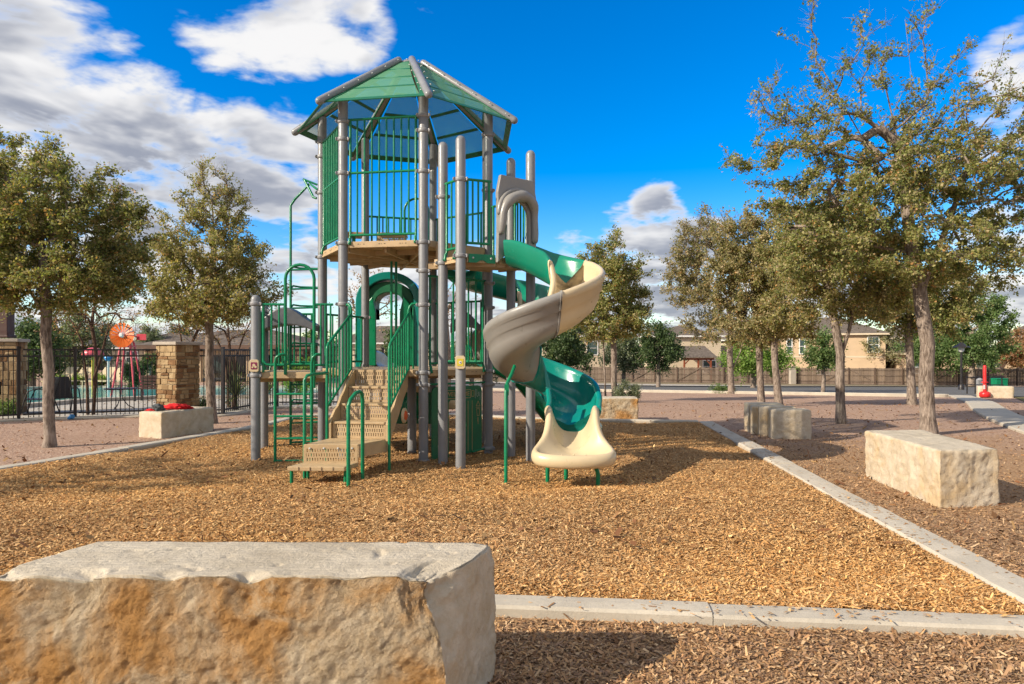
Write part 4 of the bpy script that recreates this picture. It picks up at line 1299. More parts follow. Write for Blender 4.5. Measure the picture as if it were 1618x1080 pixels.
# exit scoop
def scoop(x0, y0, z0, x1, y1, z1, m_, parent, lab=None):
    """flared end bowl: a rolled rim runs down one side, round the front and up the other"""
    ax = Vector((x1 - x0, y1 - y0, 0)); ax.normalize(); sd_ = Vector((-ax.y, ax.x, 0)); org = Vector((x0, y0, 0))
    dz = z0 - .555
    side = [(0, .245, .835), (.14, .238, .80), (.26, .240, .70), (.37, .275, .575), (.46, .335, .48), (.54, .378, .425), (.62, .385, .395), (.69, .345, .38), (.74, .25, .372), (.768, .13, .368)]
    pts = [(t, -s_, z) for t, s_, z in side] + [(.776, 0, .366)] + [(t, s_, z) for t, s_, z in side[::-1]]
    U = catmull(pts, 5)
    ft = ([0, .1, .22, .36, .50, .62], [.555, .50, .425, .345, .312, .300])
    VV = [0, .18, .36, .52, .66, .78, .88, .95, 1]
    roll = [(.016, .020), (.042, .020), (.066, -.012), (.072, -.055), (.056, -.105), (.02, -.12)]
    vs = []; fs = []; n_ = len(U)
    for i, q in enumerate(U):
        a = U[max(i - 1, 0)]; b = U[min(i + 1, n_ - 1)]; tg = Vector((b.x - a.x, b.y - a.y)); tg.normalize()
        out = Vector((-tg.y, tg.x)) * -1
        if out.dot(Vector((q.x - .4, q.y))) < 0 and q.x > .2: out = -out
        if q.x <= .2: out = Vector((0, 1 if q.y > 0 else -1))
        ct = min(q.x, .50); cz = float(np.interp(ct, *ft))
        for v in VV:
            t = ct + (q.x - ct) * v; s_ = q.y * v; k = v ** (3.4 if q.x < .3 else 2.4)
            f = float(np.interp(t, *ft)); p = org + ax * t + sd_ * s_
            vs.append(Vector((p.x, p.y, f + (q.z - f) * k + dz)))
        for o_, h_ in roll:
            p = org + ax * (q.x + out.x * o_) + sd_ * (q.y + out.y * o_); vs.append(Vector((p.x, p.y, q.z + h_ + dz)))
    W_ = len(VV) + len(roll)
    for i in range(n_ - 1):
        for k in range(W_ - 1):
            a = i * W_ + k; fs.append((a, a + 1, a + W_ + 1, a + W_))
    o = MB().add(vs, fs, True).build('slide_exit', M[m_], parent)
    bm = bmesh.new(); bm.from_mesh(o.data); bmesh.ops.remove_doubles(bm, verts=bm.verts, dist=.0008); bmesh.ops.recalc_face_normals(bm, faces=bm.faces)
    for f in bm.faces: f.smooth = True
    bm.to_mesh(o.data); bm.free()
    sm = o.modifiers.new('thick', 'SOLIDIFY'); sm.thickness = .014; sm.offset = 0
    ss = o.modifiers.new('round', 'SUBSURF'); ss.levels = 1; ss.render_levels = 1
    return o
ex = scoop(.70, 8.09, .555, .665, 7.38, .30, 'beige', sl)
for s_ in (-.12, 0, .12):        # moulded drain grips in the lip
    MB().tube([(.667 + s_ * .85, 7.53, .325), (.667 + s_ * .95, 7.47, .352), (.665 + s_ * 1.05, 7.41, .378)], [.008, .014, .009], 8, dome=True).build('lip_rib', M['beige'], sl)
for x, y, q in ((.40, 7.76, 1), (.93, 7.46, -1), (.62, 7.92, 1)):
    tube_part('slide_leg', [(x, y, -.1), (x, y, .17), (x + q * .015, y, .22), (x + q * .05, y, .27), (x + q * .14, y, .295)], .024, parent=sl)
tube_part('slide_support', [(-.068, 7.66, -.1), (-.068, 7.68, 1.04), (-.055, 7.74, 1.13), (.0, 7.92, 1.24), (.03, 8.05, 1.32)], .021, parent=sl)
MB().box((-.06, 7.69, 1.06), (.05, .03, .12)).build('support_plate', M['green'], sl)
# second spiral behind the tower
s2 = slide([(-.86, 11.40, 2.70), (-.66, 11.80, 2.60)], (.02, 11.62), -.02, [(75, 20, 'teal'), (20, -90, 'beige'), (-90, -180, 'greyp'), (-180, -266, 'teal_deep')], [(.35, 11.98, .74), (.72, 11.90, .42)],
           'second spiral slide of green and beige sections behind the tower', .3, False)
scoop(.70, 11.90, .42, 1.25, 11.72, .30, 'teal_deep', s2)
# straight green slide leaving the lower deck
rails_ = [Vector((-.30, 10.35, 1.22)), Vector((.05, 10.42, 1.02)), Vector((.55, 10.5, .42)), Vector((.75, 10.53, .34))]
pp = catmull(rails_, 6); ll = [Vector((-.13, .99, 0))] * len(pp)
sym = [(-.24, .20), (-.235, .08), (-.18, 0), (0, -.005), (.18, 0), (.235, .08), (.24, .20), (.255, .225), (.275, .215), (.275, .08), (.22, -.04), (0, -.05), (-.22, -.04), (-.275, .08), (-.275, .215), (-.255, .225)]
def sweep_simple(P, Lat, prof):
    vs = []; fs = []; k = len(prof)
    for p, l in zip(P, Lat):
        for s_, z in prof: vs.append(p + l * s_ + Vector((0, 0, z)))
    for i in range(len(P) - 1):
        for a in range(k):
            b = (a + 1) % k; fs.append((i * k + a, (i + 1) * k + a, (i + 1) * k + b, i * k + b))
    return MB().add(vs, fs, True)
o = sweep_simple(pp, ll, sym).build('straight_slide', M['green'], PS); tag(o, 'short straight green slide off the lower deck')

# hooded slide at the back of the lower deck: tall teal arch with green cheeks
ac = Vector((-2.09, 11.75, 0)); z_s = 2.28
def shell(r_in, r_out, zr, y0, y1, zb, name, m_, parent):
    NA_ = 20; vs = []; fs = []
    prof = []
    for (rx, rz) in ((r_in, zr - (r_out - r_in)), (r_out, zr)):
        row = [(-rx, zb)] + [(-rx, z_s - .25)] + [(rx * math.cos(math.pi - math.pi * i / NA_), z_s + (rz) * math.sin(math.pi * i / NA_) ** .85) for i in range(NA_ + 1)] + [(rx, z_s - .25), (rx, zb)]
        prof.append(row)
    n_ = len(prof[0])
    for y in (y0, y1):
        for row in prof:
            for x, z in row: vs.append((ac.x + x, y, z))
    for k in range(n_ - 1):
        j = k + 1
        fs += [(k, j, n_ + j, n_ + k), (2 * n_ + k, 3 * n_ + k, 3 * n_ + j, 2 * n_ + j), (k, 2 * n_ + k, 2 * n_ + j, j), (n_ + k, n_ + j, 3 * n_ + j, 3 * n_ + k)]
    return MB().add(vs, fs, False).build(name, M[m_], parent, .015)
hs_ = shell(.43, .56, .56, 11.66, 12.2, 1.15, 'slide_arch', 'teal_deep', PS); tag(hs_, 'tall teal arched hood of the slide behind the stairs')
shell(.24, .425, .40, 11.72, 12.15, 2.22, 'hood_tunnel', 'green_sheet', hs_)
for s_ in (-1, 1):
    MB().extrude([(ac.x + s_ * .42, 11.62, 1.25), (ac.x + s_ * .20, 11.60, 1.25), (ac.x + s_ * .20, 11.60, 2.15), (ac.x + s_ * .26, 11.60, 2.42), (ac.x + s_ * .36, 11.61, 2.30), (ac.x + s_ * .42, 11.62, 2.0)][::s_], (0, .05, 0)).build('hood_cheek', M['green'], hs_, .012)
chute = [Vector((-2.05, 11.7, 1.22)), Vector((-2.0, 12.4, 1.15)), Vector((-1.8, 13.3, .75)), Vector((-1.5, 14.0, .4)), Vector((-1.4, 14.3, .36))]
pp = catmull(chute, 6); ll = []
for i in range(len(pp)):
    t_ = pp[min(i + 1, len(pp) - 1)] - pp[max(i - 1, 0)]; ll.append(Vector((t_.y, -t_.x, 0)).normalized())
sweep_simple(pp, ll, [(a * 1.2, b * 1.3) for a, b in sym]).build('slide_chute', M['beige'], hs_)

# panels below the lower deck -----------------------------------------------
pB, pE = PO['B'], PO['E']; wd = (pE - pB).normalized(); wn_ = Vector((wd.y, -wd.x, 0)); wL = (pE - pB).length
def WP(s_, z, o_=0.0): return pB + wd * (s_ * wL) + wn_ * o_ + Vector((0, 0, z))
tube_part('panel_rail', [WP(.06, 1.05), WP(.94, 1.05)], .014)
o_l = [(.115, .03), (.115, .94), (.13, .985), (.17, 1.01), (.5, 1.01), (.83, 1.01), (.87, .985), (.885, .94), (.885, .14), (.875, .10), (.84, .085), (.635, .06), (.635, .79), (.60, .82), (.39, .82), (.365, .79), (.365, 0.0), (.15, 0.0)]
wp = MB().extrude([WP(a, b, -.012) for a, b in o_l][::-1], wn_ * .024).build('play_panel', M['green_sheet'], PS, .004)
tag(wp, 'dark green shop front play panel with routed WELCOME sign')
gr = MB()
def groove(a, b, w=.006):
    gr.bar(WP(*a, .0145), WP(*b, .0145), .005, w, up=tuple(wn_.cross(wd)) if a[1] == b[1] else tuple(wd))
groove((.345, .08), (.345, .80)); groove((.322, .08), (.322, .80))
groove((.660, .10), (.660, .80)); groove((.725, .10), (.725, .80))
groove((.345, .845), (.655, .845)); groove((.30, .84), (.30, .955)); groove((.70, .84), (.70, .955)); groove((.30, .955), (.70, .955)); groove((.30, .842), (.70, .842))
groove((.25, .86), (.25, .94)); groove((.29, .86), (.29, .94)); groove((.25, .86), (.29, .86)); groove((.25, .94), (.29, .94))
groove((.715, .86), (.715, .94)); groove((.755, .86), (.755, .94)); groove((.715, .86), (.755, .86)); groove((.715, .94), (.755, .94))
# street lantern drawn on the leg
for a, b in (((.785, .70), (.855, .70)), ((.790, .72), (.82, .79)), ((.85, .72), (.82, .79)), ((.785, .72), (.855, .72)), ((.795, .68), (.805, .58)), ((.845, .68), (.835, .58)), ((.795, .68), (.845, .68)), ((.805, .58), (.835, .58)), ((.82, .56), (.82, .46)), ((.814, .56), (.814, .50))):
    gr.bar(WP(*a, .0145), WP(*b, .0145), .005, .006, up=tuple(wd) if abs(a[0] - b[0]) < .03 else (0, 0, 1))
M['routed'] = paint('routed_tan_line', (.42, .31, .15), .6, .05, 4)
gr.build('routed_lines', M['routed'], wp)
def text(name, body, size, M4, m_, parent, ext=.002):
    c = bpy.data.curves.new(name, 'FONT'); c.body = body; c.size = size; c.extrude = ext; c.align_x = 'CENTER'; c.align_y = 'CENTER'
    c.materials.append(M[m_])
    tmp = bpy.data.objects.new('tmp_text', c); COL.objects.link(tmp)
    me = bpy.data.meshes.new_from_object(tmp.evaluated_get(bpy.context.evaluated_depsgraph_get()))
    bpy.data.objects.remove(tmp)
    me.transform(M4); me.name = name
    return link(name, me, M[m_], parent)
def frame_on(p, right, up):
    r_ = Vector(right).normalized(); u_ = Vector(up).normalized(); n = r_.cross(u_)
    m4 = Matrix((r_, u_, n)).transposed().to_4x4(); m4.translation = p; return m4
text('sign_lettering', 'WELCOME', .085, frame_on(WP(.50, .90, .016), wd, (0, 0, 1)), 'routed', wp)
M['scrawl'] = paint('white_scrawl', (.45, .50, .44), .8, .05, 4)
scr = [(.775, .83), (.78, .96), (.80, .95), (.80, .90), (.785, .89), (.81, .85), (.825, .87), (.832, .90), (.825, .92), (.818, .89), (.835, .86), (.848, .88), (.852, .93), (.85, .80)]
MB().tube([WP(a, b, .0145) for a, b in scr], .003, 5).build('scribble', M['scrawl'], wp)
tube_part('panel_foot', [WP(.72, .08, .02), WP(.93, .10, .0)], .014, parent=wp)
# bubble panel at the back under the stairs
bp = MB().box((-1.55, 11.35, .56), (1.0, .03, .52)).build('bubble_panel', M['green_sheet'], PS, .02); tag(bp, 'dark green panel with round bubble window under the lower deck')
MB().lathe((-1.62, 11.32, .58), [(.20, 0), (.20, .03), (.17, .035)], 20, axis=(0, -1, 0)).build('bubble_ring', M['teal'], bp)
MB().lathe((-1.62, 11.29, .58), [(.165, 0), (.15, .05), (.10, .09), (.04, .105)], 20, axis=(0, -1, 0)).build('bubble', M['green'], bp)
fl = MB()
pts = [(-1.60 + .12 * math.cos(a), 8.86, .53 + .10 * math.sin(a)) for a in np.linspace(0, 2 * math.pi, 14, endpoint=False)]
q0 = S(hw + .06, .30, .60)
fw = MB().lathe(S(hw + .045, .22, .66), [(.10, 0), (.10, .02), (.085, .028)], 16, axis=tuple(u_r)).build('play_disc', M['beige'], PS)
MB().lathe(S(hw + .073, .22, .66), [(.065, 0), (.06, .012)], 6, axis=tuple(u_r)).build('disc_flower', M['orange_plastic'], fw)
# small square plaques on two posts
def plaque(post_, z, m_, lab):
    p = PO[post_]; d = Vector((-p.x * .2, -p.y, 0)).normalized(); rt = Vector((-d.y, d.x, 0)); c = p + d * (PR + .012) + Vector((0, 0, z))
    def rr_(w, h, q): return [c + rt * x + Vector((0, 0, y)) for x, y in ((-w, -h + q), (-w + q, -h), (w - q, -h), (w, -h + q), (w, h - q), (w - q, h), (-w + q, h), (-w, h - q))]
    o = MB().extrude([x - d * .03 for x in rr_(.062, .082, .02)], d * .036).build('plaque', M['beige'], PS, .004); tag(o, lab)
    MB().extrude([x + d * .006 for x in rr_(.040, .046, .004)], d * .004).build('plaque_print', M[m_], o)
    ic = MB(); e = c + d * .010
    for k in range(12):
        pass
    if m_ == 'yellow':
        ic.lathe(e, [(.018, 0), (.018, .004)], 12, axis=d)
        io = ic.build('plaque_icon', M['white'], o)
        MB().lathe(e + d * .004, [(.007, 0), (.007, .003)], 8, axis=d).build('icon_dot', M['black'], o)
    else:
        ic.lathe(e + Vector((0, 0, .008)), [(.020, 0), (.020, .004)], 12, axis=d); ic.lathe(e + rt * .022 + Vector((0, 0, -.014)), [(.016, 0), (.016, .004)], 10, axis=d)
        ic.lathe(e - rt * .018 + Vector((0, 0, -.02)), [(.012, 0), (.012, .004)], 10, axis=d)
        ic.build('plaque_icon', M['beige'], o)
plaque('D', 1.355, 'yellow', 'small beige plaque with a yellow square')
plaque('I', 1.300, 'maroon', 'small beige plaque with a maroon square')
# ------------------------------------------------------------------ trees
PAL = {
 'elm': ([(.245, .265, .085), (.165, .205, .062), (.34, .325, .12), (.41, .365, .165), (.48, .27, .11), (.48, .39, .215)], [.25, .21, .23, .17, .05, .09]),
 'elm_gold': ([(.29, .28, .10), (.20, .22, .072), (.395, .345, .15), (.46, .38, .19), (.50, .29, .12), (.50, .405, .24)], [.25, .20, .22, .145, .045, .14]),
 'elm_brown': ([(.295, .265, .12), (.205, .21, .085), (.39, .325, .165), (.45, .355, .20), (.48, .28, .12)], [.28, .25, .23, .195, .045]),
 'oak': ([(.085, .135, .055), (.058, .095, .038), (.13, .18, .075), (.19, .23, .105)], [.35, .3, .25, .1]),
 'bright': ([(.19, .30, .055), (.25, .37, .08), (.125, .22, .038), (.32, .40, .12)], [.35, .3, .2, .15]),
 'green': ([(.145, .225, .075), (.095, .16, .05), (.20, .275, .10), (.26, .30, .13)], [.35, .3, .25, .1]),
 'pale': ([(0.388, 0.369, 0.232), (0.290, 0.290, 0.165), (0.485, 0.446, 0.290), (0.232, 0.242, 0.116)], [.3, .3, .2, .2]),
 'russet': ([(0.426, 0.214, 0.116), (0.310, 0.194, 0.098), (0.504, 0.310, 0.174), (0.194, 0.194, 0.077)], [.3, .3, .2, .2]),
 'grey': ([(0.232, 0.261, 0.174), (0.165, 0.204, 0.126), (0.330, 0.339, 0.232), (0.126, 0.165, 0.088)], [.3, .3, .2, .2]),
 'yucca': ([(0.116, 0.165, 0.068), (0.174, 0.222, 0.098), (0.253, 0.253, 0.136), (0.088, 0.116, 0.049)], [.3, .3, .2, .2]),
}
def grow(rs, stems, blobs, n_t, seg, lift=.25):
    """stems: list of polylines (lists of points). returns node arrays pos, parent, tip flag"""
    pos = []; par = []; free = []
    for st_ in stems:
        prev = -1
        for i, p in enumerate(st_):
            if i == 0 and len(pos) and st_ is not stems[0]:     # a fork grows from the nearest node
                d = np.linalg.norm(np.array(pos) - np.array(p), axis=1); prev = int(d.argmin()) if d.min() < .35 else -1
                if prev >= 0 and d.min() < .05: continue
            pos.append(np.array(p, float)); par.append(prev); prev = len(pos) - 1
            free.append(i >= len(st_) * .5)
    w = np.array([b[2] if len(b) > 2 else b[1][0] * b[1][1] * b[1][2] for b in blobs], float); w /= w.sum()
    T = []
    for k in rs.choice(len(blobs), n_t, p=w):
        c, r = np.array(blobs[k][0]), np.array(blobs[k][1])
        d = rs.normal(size=3); d /= np.linalg.norm(d)
        T.append(c + d * r * (rs.uniform(.12, 1) ** .5 if rs.uniform() > .10 else rs.uniform(1.0, 1.32)))
    T = np.array(T)
    root = np.mean([np.array(s_[-1]) for s_ in stems], axis=0)
    T = T[np.argsort(np.linalg.norm(T - root, axis=1) + rs.uniform(0, .3, len(T)))]
    buf = np.zeros((60000, 3)); fr = np.zeros(60000, bool); n0 = len(pos)
    buf[:n0] = np.array(pos); fr[:n0] = free; n = n0
    nd = np.zeros((60000, 3)); nd[:, 2] = 1
    for i in range(n0):
        if par[i] >= 0:
            q = buf[i] - buf[par[i]]; nd[i] = q / (np.linalg.norm(q) + 1e-9)
    tips = []
    for t in T:
        d = t - buf[:n]; L = np.linalg.norm(d, axis=1)
        # prefer nodes lower than the target so branches rise
        cost = L + lift * np.maximum(0, -(d[:, 2]) + .15) * 2 + np.where(fr[:n], 0, 50) + L * .55 * (1 - np.einsum('ij,ij->i', d, nd[:n]) / (L + 1e-9))
        i = int(cost.argmin()); D = L[i]
        if D < seg * .5: continue
        k = max(2, int(math.ceil(D / seg)))
        a = buf[i]
        pd = a - buf[par[i]] if par[i] >= 0 else np.array([0, 0, 1.]); pd = pd / (np.linalg.norm(pd) + 1e-9)
        ctrl = a + (pd * .5 + np.array([0, 0, .25])) * D * .26
        prev = i
        for j in range(1, k + 1):
            u = j / k
            p = a * (1 - u) ** 2 + ctrl * 2 * u * (1 - u) + t * u * u + rs.normal(0, .035 * D / k * 2, 3) * (u < 1)
            buf[n] = p; fr[n] = True; q = p - buf[prev]; nd[n] = q / (np.linalg.norm(q) + 1e-9); par.append(prev); prev = n; n += 1
        tips.append(prev)
    return buf[:n].copy(), np.array(par), np.array(tips, int)
def tree(name, label, base, stems, blobs, n_t, r0, pal, n_spray, per, leaf, seed, group=None, cat='tree', seg=.30, bare_top=None, barkm='bark', spray_len=.34, tip_r=.004, twig=True, scatter=.0, lift=.25, stem_min=0.0):
    rs = np.random.RandomState(seed)
    pos, par, tips = grow(rs, stems, blobs, n_t, seg, lift)
    n = len(pos)
    cnt = np.zeros(n); cnt[tips] = 1
    kids = np.zeros(n, int)
    for i in range(n - 1, -1, -1):
        if par[i] >= 0: cnt[par[i]] += cnt[i]; kids[par[i]] += 1
    cnt = np.maximum(cnt, 1)
    pw = math.log(r0 / tip_r) / math.log(max(cnt.max(), 2))
    rad = tip_r * cnt ** pw
    if stem_min:
        i = 0
        for st_ in stems:
            for k in range(len(st_)):
                if i < n: rad[i] = max(rad[i], stem_min * (1 - .72 * k / len(st_))); i += 1
    root = empty(name, base, label, cat, group)
    # wood: one tube per chain
    best = np.full(n, -1)
    for i in range(n):
        p = par[i]
        if p >= 0 and (best[p] < 0 or cnt[i] > cnt[best[p]]): best[p] = i
    mb = MB()
    for i in range(n):
        if par[i] >= 0 and best[par[i]] == i: continue
        ch = [i]
        while best[ch[-1]] >= 0: ch.append(best[ch[-1]])
        pts = [pos[c] for c in ch]; rr_ = [rad[c] for c in ch]
        if par[i] >= 0:
            pts = [pos[par[i]]] + pts; rr_ = [min(rad[par[i]], rr_[0] * 1.25)] + rr_
        else:       # root flare
            rr_[0] *= 1.45
            if len(rr_) > 2: rr_[1] *= 1.08
        if len(pts) < 2: continue
        m_ = max(rr_)
        if m_ > .03:   # knobbly
            rr_ = [q * (1 + .10 * mn.noise(Vector(p) * 3.1)) for q, p in zip(rr_, pts)]
        mb.tube(pts, rr_, 10 if m_ > .06 else 6 if m_ > .02 else 4, cap=False)
    # twigs that carry the leaves
    thin = np.where(rad < max(tip_r * 3.2, .010))[0]
    if len(thin) == 0: thin = tips
    sel = thin[rs.randint(0, len(thin), n_spray)]
    B = pos[sel] + (pos[np.maximum(par[sel], 0)] - pos[sel]) * rs.uniform(0, 1, (n_spray, 1))
    cc = np.mean([np.array(b[0]) for b in blobs], axis=0)
    D = rs.normal(size=(n_spray, 3)); D /= np.linalg.norm(D, axis=1)[:, None]
    od = B - cc; od /= (np.linalg.norm(od, axis=1)[:, None] + 1e-6)
    D = D * .75 + od * .55 + np.array([0, 0, .18]); D /= np.linalg.norm(D, axis=1)[:, None]
    Ls = rs.uniform(.45, 1.2, (n_spray, 1)) * spray_len
    if twig:
        E = B + D * Ls; x = np.cross(D, [0, 0, 1.]); x /= np.linalg.norm(x, axis=1)[:, None] + 1e-9; y = np.cross(D, x); tr = tip_r * .55
        tv = []; 
        for (qa, qb, rr0) in ((x, y, tr),):
            for a in (0, 2.094, 4.189):
                o_ = (qa * math.cos(a) + qb * math.sin(a))
                tv.append(B + o_ * rr0)
            for a in (0, 2.094, 4.189):
                o_ = (qa * math.cos(a) + qb * math.sin(a))
                tv.append(E + o_ * rr0 * .5)
        tv = np.stack(tv, 1).reshape(-1, 3); ii = np.arange(n_spray)[:, None] * 6
        tf = np.concatenate([ii + np.array([[0, 1, 4, 3]]), ii + np.array([[1, 2, 5, 4]]), ii + np.array([[2, 0, 3, 5]])])
    trunk = mb.build('trunk', M[barkm], root)
    if twig:
        tg = link('twigs', np_mesh('twigs', tv, tf, False), M[barkm], root); tag(tg, None, None, None, 'stuff')
    # leaves
    keep = np.ones(n_spray, bool)
    if bare_top:
        keep = rs.uniform(0, 1, n_spray) < np.interp(B[:, 2], [bare_top[0], bare_top[1]], [1, bare_top[2]])
    Bk, Dk, Lk = B[keep], D[keep], Ls[keep]; N = len(Bk)
    t = rs.uniform(.0, 1.05, (N, per, 1))
    P = (Bk[:, None] + Dk[:, None] * Lk[:, None] * t + rs.normal(0, leaf[0] * .55, (N, per, 3))).reshape(-1, 3)
    if scatter: P += rs.normal(0, scatter, P.shape)
    n_l = len(P)
    a = rs.normal(size=(n_l, 3)); a /= np.linalg.norm(a, axis=1)[:, None]
    nr = rs.normal(size=(n_l, 3)) + np.array([-.25, -.1, .55]); b = np.cross(nr, a); b /= np.linalg.norm(b, axis=1)[:, None] + 1e-9
    sz = rs.uniform(.6, 1.25, (n_l, 1))
    Lh, Wh = leaf[0] * .5 * sz, leaf[1] * .5 * sz
    V = np.stack([P - a * Lh, P + b * Wh - a * Lh * .1, P + a * Lh, P - b * Wh - a * Lh * .1], 1).reshape(-1, 3)
    pc, pw_ = PAL[pal]; pc = np.array(pc)
    # colour runs in sprays: neighbours alike
    bc = rs.choice(len(pc), N, p=pw_)
    lc = np.where(rs.uniform(0, 1, (N, per)) < .6, bc[:, None], rs.choice(len(pc), (N, per), p=pw_)).reshape(-1)
    col = pc[lc] * rs.uniform(.75, 1.3, (n_l, 1))
    cr = link('crown', np_mesh('crown', V, np.arange(4 * n_l).reshape(-1, 4), False, np.repeat(col, 4, 0)), M['leaf'], root)
    tag(cr, None, None, None, 'stuff')
    return root
def stem(px_pts, Y, dy=None):
    return [tuple(at(x, y, Y + (dy[i] if dy else 0))) for i, (x, y) in enumerate(px_pts)]
def blob(px, py, Y, rx, rz, ry=None, w=None):
    c = at(px, py, Y); s_ = Y / FPX
    r = (rx * s_, (ry if ry is not None else rx * .9) * s_, rz * s_)
    return (tuple(c), r, w) if w else (tuple(c), r)
ELM = 'cedar elms around the play bed'
# L1, at the left edge
Y = 10.75
tree('elm_tree', 'bushy elm with olive and rust leaves at the left edge', (gx(78, Y), Y, 0), [stem([(78, 712), (79, 690), (76, 640), (77, 585), (72, 530), (74, 485), (70, 440), (66, 380), (62, 300)], Y), stem([(74, 485), (98, 450), (120, 400)], Y), stem([(72, 500), (45, 455), (25, 400)], Y)],
     [blob(60, 300, Y, 105, 80), blob(20, 380, Y, 120, 85), blob(120, 380, Y, 95, 75), blob(80, 430, Y, 130, 55), blob(175, 400, Y, 48, 50), blob(50, 245, Y, 55, 40, w=.12), blob(-60, 330, Y, 110, 110), blob(150, 300, Y, 60, 50), blob(200, 350, Y, 40, 40, w=.12), blob(215, 420, Y, 35, 35, w=.1), blob(150, 455, Y, 70, 35), blob(0, 460, Y, 90, 40)],
     820, .080, 'elm', 9600, 13, (.052, .032), 11, ELM, bare_top=(3.0, 5.0, .38), spray_len=.22)
Y = 14.3
tree('elm_tree', 'elm with thin twiggy top behind the red clothes and stone pillar', (gx(333, Y), Y, 0), [stem([(335, 672), (334, 640), (331, 590), (331, 530), (330, 495), (335, 440), (338, 380), (335, 310)], Y), stem([(330, 505), (300, 470), (280, 430)], Y), stem([(331, 500), (365, 465), (390, 430)], Y)],
     [blob(330, 400, Y, 85, 60), blob(300, 465, Y, 70, 40), blob(365, 465, Y, 75, 42), blob(335, 330, Y, 62, 50), blob(340, 290, Y, 50, 38, w=.25), blob(400, 410, Y, 38, 40), blob(265, 400, Y, 35, 55), blob(330, 490, Y, 95, 22)],
     640, .085, 'elm_gold', 5400, 12, (.054, .034), 12, ELM, bare_top=(3.2, 5.2, .2), spray_len=.24)
# R1, big tree on the right
Y = 12.4
tree('elm_tree', 'tall spreading elm with pale twisting trunk and airy twiggy top on the right', (gx(1467, Y), Y, 0), [stem([(1468, 694), (1466, 660), (1463, 600), (1466, 545), (1457, 490), (1452, 445), (1440, 390), (1432, 320), (1420, 230), (1400, 140)], Y), stem([(1455, 470), (1470, 420), (1500, 350), (1530, 260)], Y), stem([(1440, 390), (1400, 350), (1350, 290), (1280, 220), (1215, 150)], Y), stem([(1432, 320), (1370, 230), (1300, 110)], Y), stem([(1425, 250), (1440, 120), (1430, 30)], Y), stem([(1440, 400), (1340, 380), (1250, 360)], Y)],
     [blob(1400, 300, Y, 130, 90), blob(1480, 250, Y, 110, 95), blob(1320, 330, Y, 110, 75), blob(1560, 300, Y, 100, 110), blob(1430, 400, Y, 140, 60), blob(1560, 410, Y, 90, 55), blob(1300, 220, Y, 90, 65, w=.7), blob(1230, 160, Y, 65, 45, w=.18), blob(1340, 110, Y, 90, 55, w=.35), blob(1420, 50, Y, 85, 55, w=.3), blob(1510, 140, Y, 80, 60, w=.5), blob(1200, 250, Y, 60, 45, w=.22), blob(1640, 230, Y, 90, 110), blob(1270, 30, Y, 40, 40, w=.08), blob(1590, 150, Y, 50, 50, w=.15), blob(1300, 410, Y, 90, 45)],
     1350, .118, 'elm', 10500, 12, (.054, .036), 13, ELM, bare_top=(3.8, 6.6, .24), spray_len=.22)
Y = 14.3
tree('elm_tree', 'elm with forked trunk standing between the two stone seats', (gx(1328, Y), Y, 0), [stem([(1329, 674), (1328, 640), (1327, 600), (1328, 560), (1320, 515), (1310, 470), (1300, 420), (1300, 370)], Y), stem([(1328, 565), (1342, 520), (1350, 470), (1370, 410)], Y)],
     [blob(1310, 420, Y, 85, 60), blob(1370, 430, Y, 80, 60), blob(1270, 390, Y, 60, 50), blob(1330, 360, Y, 80, 45), blob(1300, 475, Y, 75, 28), blob(1390, 480, Y, 60, 25)],
     560, .088, 'elm_gold', 4800, 12, (.056, .037), 14, ELM, spray_len=.25)
Y = 20.5
tree('elm_tree', 'slender elm left of the pair of trunks behind the upright slabs', (gx(1203, Y), Y, gz(gx(1203, Y), Y)), [stem([(1203, 642), (1202, 610), (1200, 570), (1199, 530), (1195, 480), (1185, 420)], Y)],
     [blob(1190, 440, Y, 55, 60), blob(1180, 380, Y, 50, 50), blob(1195, 500, Y, 60, 28), blob(1160, 430, Y, 40, 60), blob(1185, 525, Y, 55, 22)], 420, .092, 'elm_brown', 3600, 11, (.072, .048), 15, ELM, spray_len=.30, bare_top=(4.0, 6.2, .35))
tree('elm_tree', 'slender elm nearest the upright slabs with brownish crown', (gx(1229, Y - .6), Y - .6, gz(gx(1229, Y), Y)), [stem([(1231, 645), (1228, 610), (1224, 570), (1223, 530), (1226, 480), (1235, 420)], Y - .6)],
     [blob(1235, 430, Y - .6, 55, 65), blob(1240, 370, Y - .6, 50, 50), blob(1240, 500, Y - .6, 55, 30), blob(1270, 440, Y - .6, 40, 55), blob(1250, 515, Y - .6, 50, 22)], 420, .092, 'elm_gold', 3600, 11, (.072, .048), 16, ELM, spray_len=.30, bare_top=(4.0, 6.2, .4))
Y = 31
tree('elm_tree', 'elm at the road kerb with bare twigs on one side', (gx(1155, Y), Y, gz(gx(1155, Y), Y)), [stem([(1156, 630), (1155, 600), (1153, 560), (1154, 530), (1150, 480), (1140, 420)], Y), stem([(1156, 585), (1170, 555), (1176, 530)], Y)],
     [blob(1140, 440, Y, 55, 75), blob(1165, 390, Y, 50, 55), blob(1120, 480, Y, 50, 45), blob(1150, 520, Y, 65, 28), blob(1090, 430, Y, 40, 65, w=7), blob(1110, 370, Y, 45, 40, w=6)], 480, .125, 'elm_brown', 3400, 10, (.095, .065), 17, ELM, spray_len=.42, seg=.45, tip_r=.008, bare_top=(4.5, 7.5, .3))
Y = 21
